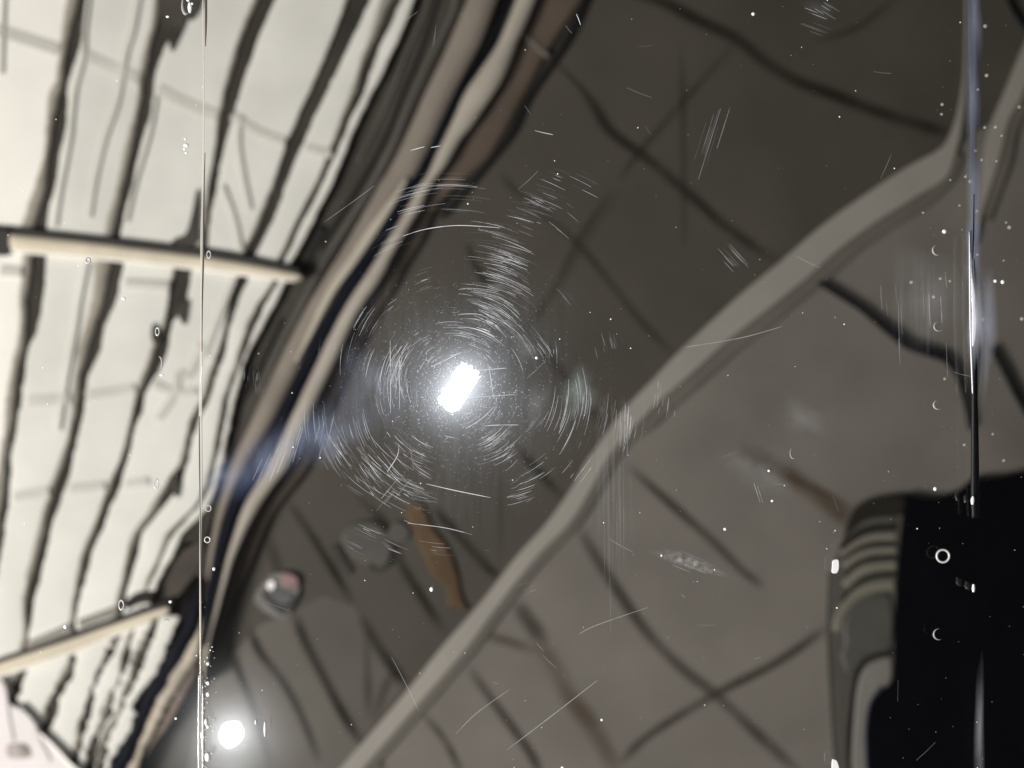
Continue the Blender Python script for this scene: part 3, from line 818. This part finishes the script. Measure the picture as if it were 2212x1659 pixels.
prism([R6(*p) for p in [(420, 750), (300, 760), (200, 820), (165, 900), (170, 1000), (150, 1060), (190, 1160), (250, 1110), (300, 1060), (415, 1030)]], 0.0054, 0.0042, inset=6, per=3).build('inner_blob', mat('grey_green', (0.062, 0.0608, 0.0533), 0.5, 0.12, 60), bc)
line([R6(*q) for q in [(415, 1042), (330, 1062), (270, 1095), (235, 1150), (215, 1230), (200, 1350), (185, 1500), (190, 1700)]], 12, 0.0057, 0.0042).build('inner_line', M_BAND, bc)
prism([R6(*p) for p in [(415, 1070), (330, 1090), (275, 1130), (240, 1220), (225, 1350), (215, 1500), (215, 1680), (300, 1680), (300, 1450), (320, 1320), (415, 1200)]], 0.0052, 0.0042, inset=5, per=3).build('pale_window', mat('pale_window', (0.1566, 0.1479, 0.1363), 0.5, 0.1, 60), bc)
line([(1792, 1240, 5), (1789, 1330, 6), (1790, 1400, 7), (1796, 1520, 7), (1806, 1680, 7)], 6, 0.0048, 0.0042).build('outer_line', mat('outer_line', (0.042, 0.0385, 0.0322), 0.5, 0.2, 60), bc)
line([(1872, 1660, 4), (1870, 1580, 5), (1879, 1520, 5), (1903, 1483, 4)], 5, 0.0065, 0.006).build('blue_edge', mat('blue_edge', (0.03, 0.034, 0.06), 0.5, 0.2, 60), bc)

# ------------------------------------------------------------------ the clear panel in front of it all
cp = empty('clear_panel', 1106, 830, ZP, 'scratched clear acrylic panel with swirl marks, bubbles and a ridged rim', 'clear panel')
M_CLEAR = clear('clear_acrylic')
mb = MB()
x0, x1, y0, y1 = -700, 2800, -700, 2400
vs = [at(x0, y0, ZP), at(x1, y0, ZP), at(x1, y1, ZP), at(x0, y1, ZP)]
lo = [v - Vector((0, 0, 0.003)) for v in vs]
mb.add(vs + lo, [(0, 1, 2, 3), (7, 6, 5, 4), (0, 4, 5, 1), (1, 5, 6, 2), (2, 6, 7, 3), (3, 7, 4, 0)])
mb.build('sheet', M_CLEAR, cp, smooth=False)

M_MARK = bpy.data.materials.new('scratch_white')
M_MARK.use_nodes = True
b = M_MARK.node_tree.nodes['Principled BSDF']
b.inputs['Base Color'].default_value = (0.62, 0.64, 0.68, 1)
b.inputs['Roughness'].default_value = 0.35
b.inputs['Metallic'].default_value = 0.25
M_FAINT = film('faint_scratch', (0.86, 0.89, 0.95), 1.0, 260, lo=0.18, hi=0.50)

CX, CY = 990.0, 838.0


def stroke(mb, pts, wd, op=None, z=ZP + 0.00012, mi=0):
    """A hair-thin scratch lying on the panel, tapering at both ends."""
    vs, fs = [], []
    n = len(pts)
    for i, (x, y) in enumerate(pts):
        a, b = pts[max(0, i - 1)], pts[min(n - 1, i + 1)]
        dx, dy = b[0] - a[0], b[1] - a[1]
        l = math.hypot(dx, dy) or 1
        ww = wd * (0.25 + 0.75 * math.sin(math.pi * (i + 0.3) / (n - 0.4)) ** 0.6) / 2
        vs += [at(x - dy / l * ww, y + dx / l * ww, z), at(x + dy / l * ww, y - dx / l * ww, z)]
    for i in range(n - 1):
        fs.append((2 * i, 2 * i + 1, 2 * i + 3, 2 * i + 2))
    mb.add(vs, fs, mi)
    if op is None:
        op = R.uniform(0.06, 0.3)
    mb.att += [op] * len(vs)


def arc_pts(r, a, length, bow=1.0, skew=0.0):
    """Tangential scratch at radius r, angle a (deg, screen, y down) about the torch."""
    n = 6
    out = []
    da = length / r
    for i in range(n):
        t = i / (n - 1) - 0.5
        aa = math.radians(a) + da * t
        rr = r + skew * t * length
        out.append((CX + rr * math.cos(aa), CY + rr * math.sin(aa)))
    return out


R = random.Random(11)
sb, fb = MB(), MB()
sb.att, fb.att = [], []
CL = [  # angle, spread, r0, r1, count, length, faint share
    (-66, 9, 120, 300, 46, 60, 0.45),
    (-72, 8, 230, 360, 30, 62, 0.5),
    (-66, 5, 360, 540, 26, 40, 0.5),
    (-100, 14, 330, 450, 16, 70, 0.6),
    (-75, 22, 110, 200, 22, 50, 0.6),
    (180, 16, 100, 190, 26, 70, 0.85),
    (152, 14, 170, 320, 34, 62, 0.6),
    (128, 14, 150, 300, 30, 44, 0.5),
    (112, 12, 200, 380, 24, 36, 0.5),
    (62, 14, 120, 300, 24, 40, 0.5),
    (12, 10, 230, 320, 18, 60, 0.85),
    (12, 5, 340, 400, 8, 70, 0.9),
    (-20, 30, 140, 330, 18, 36, 0.95),
    (-140, 30, 120, 300, 12, 44, 0.95),
    (90, 180, 60, 160, 70, 18, 0.75),
    (0, 180, 150, 480, 40, 26, 0.95),
]
for a, sp_, r0, r1, cnt, ln, fa in CL:  # real scratches; their circling and fading round the torch imitate its glare
    n_b = max(2, cnt // 3)
    for _ in range(n_b):                       # scratches come in little bundles left by one wipe
        r_ = R.uniform(r0, r1)
        aa = R.gauss(a, sp_ * 0.55) if sp_ < 100 else R.uniform(-180, 180)
        sk = R.gauss(0.0, 0.08)
        for _ in range(R.randint(5, 14)):
            L = ln * R.uniform(0.25, 1.6)
            rr = r_ + R.gauss(0, 15)
            p = arc_pts(rr, aa + R.gauss(0, 700 / r_ * 0.9), L, skew=sk + R.gauss(0, 0.02))
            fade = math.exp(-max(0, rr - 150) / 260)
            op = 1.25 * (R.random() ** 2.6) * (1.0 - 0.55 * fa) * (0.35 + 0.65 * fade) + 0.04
            stroke(fb, p, R.uniform(0.45, 0.95), op)
LONG = [[(870, 510), (920, 495), (990, 487), (1080, 492)], [(836, 1020), (858, 985), (862, 960)], [(920, 1045), (985, 1060), (1060, 1075)], [(880, 1130), (960, 1140), (1020, 1155)],
        [(1006, 926), (1040, 905), (1068, 878)], [(931, 793), (962, 778), (996, 761)], [(1008, 859), (1060, 856), (1112, 852)], [(1030, 800), (1070, 797), (1095, 795)],
        [(843, 735), (843, 800), (844, 890)], [(863, 770), (863, 820), (863, 885)], [(1056, 790), (1062, 830), (1066, 860)], [(1042, 920), (1080, 918), (1120, 918)],
        [(1250, 1370), (1290, 1350), (1400, 1312)], [(985, 1585), (1030, 1540), (1100, 1490)], [(1480, 750), (1600, 730), (1690, 705)], [(810, 400), (770, 430), (700, 480)],
        [(887, 325), (905, 320), (917, 317)], [(930, 319), (940, 317), (952, 315)], [(1155, 282), (1175, 287), (1195, 291)], [(846, 1420), (870, 1465), (905, 1535)],
        [(1095, 1620), (1200, 1540), (1290, 1470)], [(1240, 1040), (1262, 1010), (1282, 982)], [(1245, 30), (1250, 42), (1254, 54)], [(1222, 55), (1230, 66), (1236, 72)]]
for i, p in enumerate(LONG):
    q = smooth_line(p, 6)
    stroke(fb, q, 1.4, R.uniform(0.45, 0.8) if i < 12 or i in (16, 17, 18, 22) else R.uniform(0.12, 0.3))
# vertical rubs near the rim and over the strip
for _ in range(14):
    x = R.gauss(1350, 12)
    y = R.uniform(870, 930)
    stroke(fb, [(x, y), (x - 1, y + 25), (x - 2, y + R.uniform(35, 60))], R.uniform(1.2, 2.4))
for _ in range(12):
    x = R.uniform(1900, 2085)
    y = R.uniform(580, 760)
    L = R.uniform(30, 110)
    stroke(fb, [(x, y), (x + 1, y + L / 2), (x + 3, y + L)], R.uniform(0.9, 2.2), R.uniform(0.06, 0.24))
for _ in range(10):
    x, y = R.uniform(1300, 1350), R.uniform(880, 1250)
    stroke(fb, [(x, y), (x, y + 60), (x, y + 120)], 1.2, 0.06)
for x, y, dx, dy, cnt in [(1525, 300, -22, 70, 7), (1580, 560, 22, 24, 9), (1760, 50, 26, 10, 7), (1780, 20, 16, 10, 5), (1640, 1060, 8, 24, 4), (1480, 1215, 30, 12, 3), (640, 960, -10, 34, 8), (600, 990, -12, 30, 8), (700, 940, -8, 30, 10), (560, 1010, -12, 26, 4), (840, 1060, 20, -24, 4)]:
    for _ in range(cnt):
        ox, oy = R.gauss(0, 13), R.gauss(0, 13)
        k = R.uniform(0.4, 1.1)
        stroke(fb, [(x + ox - dx * k, y + oy - dy * k), (x + ox, y + oy), (x + ox + dx * k, y + oy + dy * k)], R.uniform(0.8, 1.8), R.uniform(0.06, 0.3))
for _ in range(40):
    x, y = R.uniform(450, 2080), R.uniform(20, 1640)
    a = R.uniform(0, math.pi)
    L = R.uniform(10, 60)
    stroke(fb, [(x, y), (x + L * math.cos(a) / 2, y + L * math.sin(a) / 2 + 1), (x + L * math.cos(a), y + L * math.sin(a))], 1.0, R.uniform(0.05, 0.22))
# fine pits round the torch, its sparkle painted in by opacity
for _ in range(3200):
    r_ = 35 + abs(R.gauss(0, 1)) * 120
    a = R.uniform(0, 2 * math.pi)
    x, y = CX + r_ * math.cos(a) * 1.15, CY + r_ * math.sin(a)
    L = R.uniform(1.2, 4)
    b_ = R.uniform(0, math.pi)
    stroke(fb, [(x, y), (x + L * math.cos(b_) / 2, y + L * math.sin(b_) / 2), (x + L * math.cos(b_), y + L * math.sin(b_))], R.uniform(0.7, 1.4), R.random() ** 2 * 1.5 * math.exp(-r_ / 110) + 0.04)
o = fb.build('scratch', M_FAINT, cp, smooth=False, attr=fb.att)
tag(o, kind='stuff')

# smears and painted glows: thin films, thickest in the middle
def smear_or_glow(px, py, rx, ry, m_, ang=0.0, z=ZP + 0.00006):
    mb = MB()
    vs, fs, th = [at(px, py, z)], [], [1.0]
    n, k = 28, 7
    for i in range(1, k + 1):
        for j in range(n):
            a = 2 * math.pi * j / n
            q = i / k * (1 + 0.12 * math.sin(3 * a + px) + 0.08 * math.sin(5 * a))
            x, y = rx * q * math.cos(a), ry * q * math.sin(a)
            vs.append(at(px + x * math.cos(ang) - y * math.sin(ang), py + x * math.sin(ang) + y * math.cos(ang), z))
            th.append((1 - i / k) ** 1.3)
    for j in range(n):
        fs.append((0, 1 + j, 1 + (j + 1) % n))
    for i in range(k - 1):
        for j in range(n):
            a = 1 + i * n + j
            b_ = 1 + i * n + (j + 1) % n
            fs.append((a, a + n, b_ + n, b_))
    mb.add(vs, fs)
    return mb.build('smear_or_glow', m_, cp, attr=th)


F_GREEN = film('green_film', (0.62, 0.75, 0.72), 0.16, 60, lo=0.1, hi=0.6)
F_BLUE = film('smear_blue', (0.55, 0.65, 0.9), 0.20, 260, (1, 0.35, 1), 0.25, 0.75)
F_WHITE = film('smear_white', (0.7, 0.75, 0.8), 0.13, 160, lo=0.2, hi=0.75)
smear_or_glow(1255, 862, 48, 40, F_GREEN, -0.9, ZP + 0.00007)  # ghost reflection of the torch, painted as a pale green film
smear_or_glow(1246, 830, 34, 52, F_GREEN, 0.6, ZP + 0.00005)  # other half of the painted ghost reflection
smear_or_glow(1140, 752, 40, 30, F_WHITE, 0.5)
smear_or_glow(1160, 875, 30, 60, F_WHITE, 0.2)
smear_or_glow(640, 960, 260, 60, F_BLUE, -0.38, ZP + 0.00002)
smear_or_glow(590, 990, 90, 42, F_BLUE, -0.6)
smear_or_glow(470, 1030, 60, 40, F_BLUE, -0.4, ZP + 0.00005)
smear_or_glow(700, 950, 80, 60, F_BLUE, -0.3, ZP + 0.00007)
smear_or_glow(800, 830, 90, 90, F_BLUE, 0.1, ZP + 0.00004)
smear_or_glow(1730, 900, 70, 40, F_WHITE, 0.5)
smear_or_glow(1490, 1215, 95, 17, film('scuff', (0.8, 0.82, 0.85), 0.34, 900, (1, 1, 1), 0.35, 0.7), 0.32)
F_RUB = film('rub', (0.72, 0.76, 0.84), 0.13, 1100, (1, 0.03, 1), 0.45, 0.85)
smear_or_glow(2000, 660, 95, 130, F_RUB, 0.0, ZP + 0.00009)
smear_or_glow(1340, 900, 40, 60, F_RUB, 0.0, ZP + 0.00009)
smear_or_glow(1322, 1090, 60, 250, F_RUB, 0.0, ZP + 0.00009)
smear_or_glow(860, 830, 60, 120, F_RUB, 0.0, ZP + 0.00009)
smear_or_glow(990, 840, 330, 300, film('torch_haze', (0.62, 0.66, 0.8), 0.10, 700, (1, 0.12, 1), 0.3, 0.8), 0.0, ZP + 0.00003)  # bluish veil round the torch's reflection, painted as a film
smear_or_glow(1640, 1010, 90, 60, F_WHITE, 0.5)
smear_or_glow(2000, 640, 90, 120, F_WHITE, 0.0)
smear_or_glow(500, 1655, 80, 34, F_GREEN, 0.0)
smear_or_glow(1770, 20, 40, 22, F_WHITE, 0.4)

def glow_film(name, amount, rough, col):  # rough film added to spread a glow round a mirrored light
    m = clear(name, ior=1.0001, halo=0.0, halo_rough=rough)
    nt = m.node_tree
    a = nt.nodes.new('ShaderNodeAttribute')
    a.attribute_name = 'thickness'
    ml = nt.nodes.new('ShaderNodeMath')
    ml.operation = 'MULTIPLY'
    ml.inputs[1].default_value = amount
    nt.links.new(a.outputs['Fac'], ml.inputs[0])
    mix = [n for n in nt.nodes if n.type == 'MIX_SHADER'][1]
    nt.links.new(ml.outputs[0], mix.inputs['Fac'])
    [n for n in nt.nodes if n.type == 'BSDF_GLOSSY'][1].inputs['Color'].default_value = (*col, 1)
    return m


smear_or_glow(992, 838, 270, 230, glow_film('glow_film', 0.010, 0.26, (0.85, 0.9, 1.0)), 0.0, ZP + 0.00014)
smear_or_glow(497, 1590, 210, 190, glow_film('lamp_glow_film', 0.020, 0.24, (0.95, 0.97, 1.0)), 0.0, ZP + 0.00014)
smear_or_glow(660, 950, 300, 75, film('blue_streak', (0.22, 0.26, 0.40), 0.22, 26, lo=0.0, hi=0.75), -0.46, ZP + 0.00015)
smear_or_glow(520, 1030, 110, 60, film('blue_patch', (0.18, 0.22, 0.40), 0.26, 26, lo=0.0, hi=0.75), -0.5, ZP + 0.00016)

# seam
M_SEAM_D = clear('seam_clear', (0.93, 0.92, 0.9), halo=0.10, halo_rough=0.35, body=0.10, bcol=(0.05, 0.05, 0.05))
M_SEAM_B = clear('seam_bright', (1, 1, 1), halo=0.08, halo_rough=0.4, body=0.35, bcol=(0.75, 0.70, 0.62))
M_SEAM_K = mat('seam_dark', (0.07, 0.062, 0.052), 0.5, 0.3, 100)
line([(445, -20, 5), (445, 40, 5), (444, 100, 2)], 4, ZP + 0.0006, ZP + 0.0001).build('seam', M_SEAM_K, cp)
line([(438, -20, 3), (440, 200, 4), (438, 420, 5), (436, 520, 7), (435, 700, 5), (433, 900, 8), (434, 1050, 7), (433, 1200, 5), (433, 1350, 5), (433, 1500, 3)], 4, ZP + 0.0007, ZP + 0.0001).build('seam', M_SEAM_B, cp)
line([(443, 330, 1.5), (440, 450, 3), (439, 560, 4), (437, 650, 3), (436, 760, 1.5)], 3, ZP + 0.0008, ZP + 0.0001).build('seam', M_SEAM_K, cp)
line([(430, 900, 1.5), (431, 1000, 2.5), (432, 1100, 1.5), (434, 1250, 2.0), (435, 1350, 2.5), (435, 1480, 1.5)], 3, ZP + 0.0008, ZP + 0.0001).build('seam', M_SEAM_K, cp)
line([(434, 1450, 14), (434, 1540, 16), (434, 1680, 16)], 14, ZP + 0.0006, ZP + 0.0001).build('seam', M_SEAM_D, cp)

# rim
M_RIM = clear('rim_clear', (0.80, 0.83, 0.90), halo=0.03, halo_rough=0.3, body=0.20, bcol=(0.16, 0.175, 0.215))
M_RIM_K = mat('rim_black', (0.004, 0.004, 0.005), 0.4, 0.2, 100)
M_GLINT = mat('glint_white', (0.92, 0.93, 0.96), 0.3, 0.04, 300, spec=0.8, metal=0.2)
line([(2098, -30, 20), (2101, 120, 18), (2102, 250, 15), (2103, 420, 13), (2102, 540, 12), (2104, 640, 18), (2110, 760, 16), (2108, 860, 8)], 20, ZP + 0.0016, ZP + 0.0001).build('rim', M_RIM, cp)
F_RIM = film('rim_film', (0.30, 0.34, 0.44), 0.55, 55, (1, 0.5, 1), 0.15, 0.7)
for y_, ry_ in ((40, 130), (210, 130), (400, 90), (480, 110), (560, 90)):
    smear_or_glow(2100 + (y_ % 7), y_, 19, ry_, F_RIM, 0.0, ZP + 0.0019 + y_ * 1e-7)
smear_or_glow(2126, 700, 30, 150, film('rim_haze', (0.6, 0.64, 0.8), 0.5, 90, lo=0.0, hi=0.5), 0.0, ZP + 0.00008)
line([(2097, 545, 2), (2098, 590, 5), (2100, 612, 7), (2102, 640, 11), (2103, 668, 9), (2104, 700, 12), (2103, 728, 10), (2101, 748, 5)], 12, ZP + 0.0022, ZP + 0.0012).build('edge_glint', M_GLINT, cp)  # torch highlight on the rim, built as white strips
line([(2094, 500, 2), (2095, 580, 4), (2096, 700, 4), (2099, 790, 4), (2101, 850, 3)], 4, ZP + 0.0024, ZP + 0.0012).build('edge_glint', M_GLINT, cp)
line([(2104, 560, 3), (2108, 640, 4), (2109, 700, 4), (2105, 745, 8), (2106, 790, 11), (2105, 860, 14), (2106, 960, 17), (2106, 1060, 18), (2106, 1120, 14)], 14, ZP + 0.0020, ZP + 0.0002).build('rim_groove', M_RIM_K, cp)
line([(2104, 420, 2), (2103, 500, 4), (2101, 560, 3)], 4, ZP + 0.0020, ZP + 0.0012).build('rim_groove', M_RIM_K, cp)
line([(2102, 1072, 4), (2101, 1080, 9), (2101, 1090, 6)], 6, ZP + 0.0026, ZP + 0.0012).build('edge_glint', M_GLINT, cp)  # smaller rim glints, also built in white
line([(2103, 1262, 5), (2103, 1271, 8), (2103, 1279, 5)], 6, ZP + 0.0026, ZP + 0.0012).build('edge_glint', M_GLINT, cp)
smear_or_glow(2116, 1600, 13, 190, film('rim_grey', (0.36, 0.36, 0.39), 0.55, 90, lo=0.1, hi=0.6), 0.0, ZP + 0.0001)
smear_or_glow(2106, 690, 20, 110, film('rim_flare', (0.8, 0.83, 0.95), 0.65, 60, lo=0.0, hi=0.5), 0.0, ZP + 0.0028)  # flare round the rim highlight, painted as a pale film
# torch glints on the rim of the clear side, built as white pieces
prism([(1798, 1212), (1804, 1208), (1812, 1210), (1813, 1228), (1808, 1238), (1797, 1237), (1797, 1224)], ZP + 0.0008, ZP + 0.0001, inset=1.5).build('edge_glint', M_GLINT, cp)
prism([(1797, 1642), (1803, 1640), (1810, 1646), (1814, 1668), (1798, 1668)], ZP + 0.0008, ZP + 0.0001, inset=1.5).build('edge_glint', M_GLINT, cp)

# bubbles
M_BUB = mat('bubble_wall', (0.5, 0.5, 0.48), 0.25, 0.1, 200, spec=0.8)
M_CRES = mat('bubble_edge', (0.34, 0.34, 0.33), 0.3, 0.1, 200)
M_BUBF = film('bubble_faint', (0.8, 0.8, 0.78), 0.5, 600, lo=0.1, hi=0.5)
ZBU = ZP + 0.0004
for px, py, R_, r_, a0, a1, sx, sy in [
        (2037, 1201, 13.5, 2.6, 0, 360, 1, 1), (2026, 540, 11, 2.2, 110, 290, 1, 1), (2028, 705, 10, 1.8, 90, 320, 1, 1), (2027, 874, 10, 2.2, 110, 300, 1, 1), (2029, 1370, 12, 2.0, 90, 290, 1, 1),
        (1714, 978, 9, 1.2, 120, 300, 0.8, 1.4), (451, 550, 5, 1.3, 0, 360, .8, 1.5),
        (343, 784, 8, 2.4, -70, 90, 0.9, 1.7), (190, 563, 5, 2, 0, 360, 1, 1), (450, 1098, 6, 1.1, 0, 360, 1, 1.1), (448, 1166, 6, 1.4, 0, 360, 1, 1),
        (338, 1045, 6, 1.2, 0, 360, 0.8, 1.6), (262, 1307, 5, 1.2, 0, 360, 1, 2), (360, 1345, 7, 1.2, 0, 180, 1, 1), (403, 10, 9, 3, 120, 290, 1, 2.2), (340, 716, 4, 1.2, 0, 360, 1, 2)]:
    mb = MB()
    ring(mb, px, py, ZBU, R_, r_, a0, a1, sx=sx, sy=sy)
    mb.build('bubble', M_BUB if a1 - a0 >= 360 else M_CRES, cp)
M_BEAD = mat('bead_white', (0.9, 0.9, 0.88), 0.3, 0.03, 200, spec=0.8)
M_DROP = clear('droplet', (0.9, 0.9, 0.9), ior=1.6, rough=0.05, halo=0.12, halo_rough=0.3)
for px, py, r_, sx, sy in [(448, 1635, 7, .9, 1.5), (445, 1560, 5, .7, 1.6), (449, 1570, 4, 1, 1), (449, 1434, 4, 1, 1), (449, 1476, 4, 1, 1.2), (449, 1500, 4.5, 1, 1.2), (462, 1229, 3.5, 1, 1.2), (368, 1300, 3.5, 1.1, 1), (380, 1552, 3, 1, 1), (387, 1510, 0.5, 1, 1),
                           (932, 1273, 4.2, 1, 1.3), (2020, 1056, 4, 1, 1.2), (2040, 500, 5, 1, 1), (2166, 609, 4.5, 1, 1.1), (2150, 607, 4, 1, 1), (1627, 30, 4, 1, 1), (1808, 1313, 2, 1, 1), (349, 810, 3.4, 1.4, .8), (267, 645, 4, 1.2, 1), (572, 1575, 3, .8, 6), (552, 1560, 2, .8, 3),
                           (1300, 1555, 3, 1, 1), (1215, 1659, 4, 1, 1), (1429, 1200, 2, 1, 1.5), (1566, 1143, 3.5, 1, 1), (1668, 1082, 3, 1, 1), (1661, 1017, 3, 1, 1), (400, 300, 3, 1, 1), (402, 314, 5, 1.2, 1), (398, 322, 3, 1, 1), (402, 330, 3, 1.2, .8), (410, 16, 6, .8, 2.2), (415, 8, 3, 1, 1), (406, -2, 4, 1, 1.5),
                           (362, 36, 3.4, 1.2, .8), (141, 1354, 4, 1, 1.2), (1159, 773, 3.5, 1, 1)]:
    mb = MB()
    ball(mb, px, py, ZBU, r_, (sx, sy, 0.5), 10)
    mb.build('bead', M_BEAD, cp)

# dust: nobody could count it
mb = MB()
R2 = random.Random(5)
for _ in range(420):
    x, y = R2.uniform(440, 2212), R2.uniform(0, 1659)
    if R2.random() < 0.25:
        x = R2.uniform(0, 460)
    q = R2.random()
    ball(mb, x, y, ZP + 0.0003, 0.45 + 1.5 * q ** 6, (1, R2.uniform(0.8, 1.4), 0.5), 6)
for _ in range(60):
    x, y = R2.gauss(448, 8), R2.uniform(1380, 1659)
    ball(mb, x, y, ZP + 0.0003, R2.uniform(0.6, 1.8), (1, 1.2, 0.5), 6)
tag(mb.build('dust', M_BEAD), 'fine pale dust specks scattered over the clear panel', 'dust', kind='stuff')
mb = MB()
for _ in range(34):
    x, y = R2.uniform(2010, 2212), R2.uniform(0, 1000)
    if R2.random() < 0.3:
        x, y = R2.uniform(1950, 2200), R2.uniform(380, 620)
    ball(mb, x, y, ZP - 0.02, R2.uniform(2.5, 5), (1, 1, 0.5), 10)
o = mb.build('droplets', M_BUBF, attr=[0.6] * len(mb.v))
o.name = 'dust'
tag(o, 'blurred pale specks behind the clear panel around its rim', 'dust', kind='stuff')
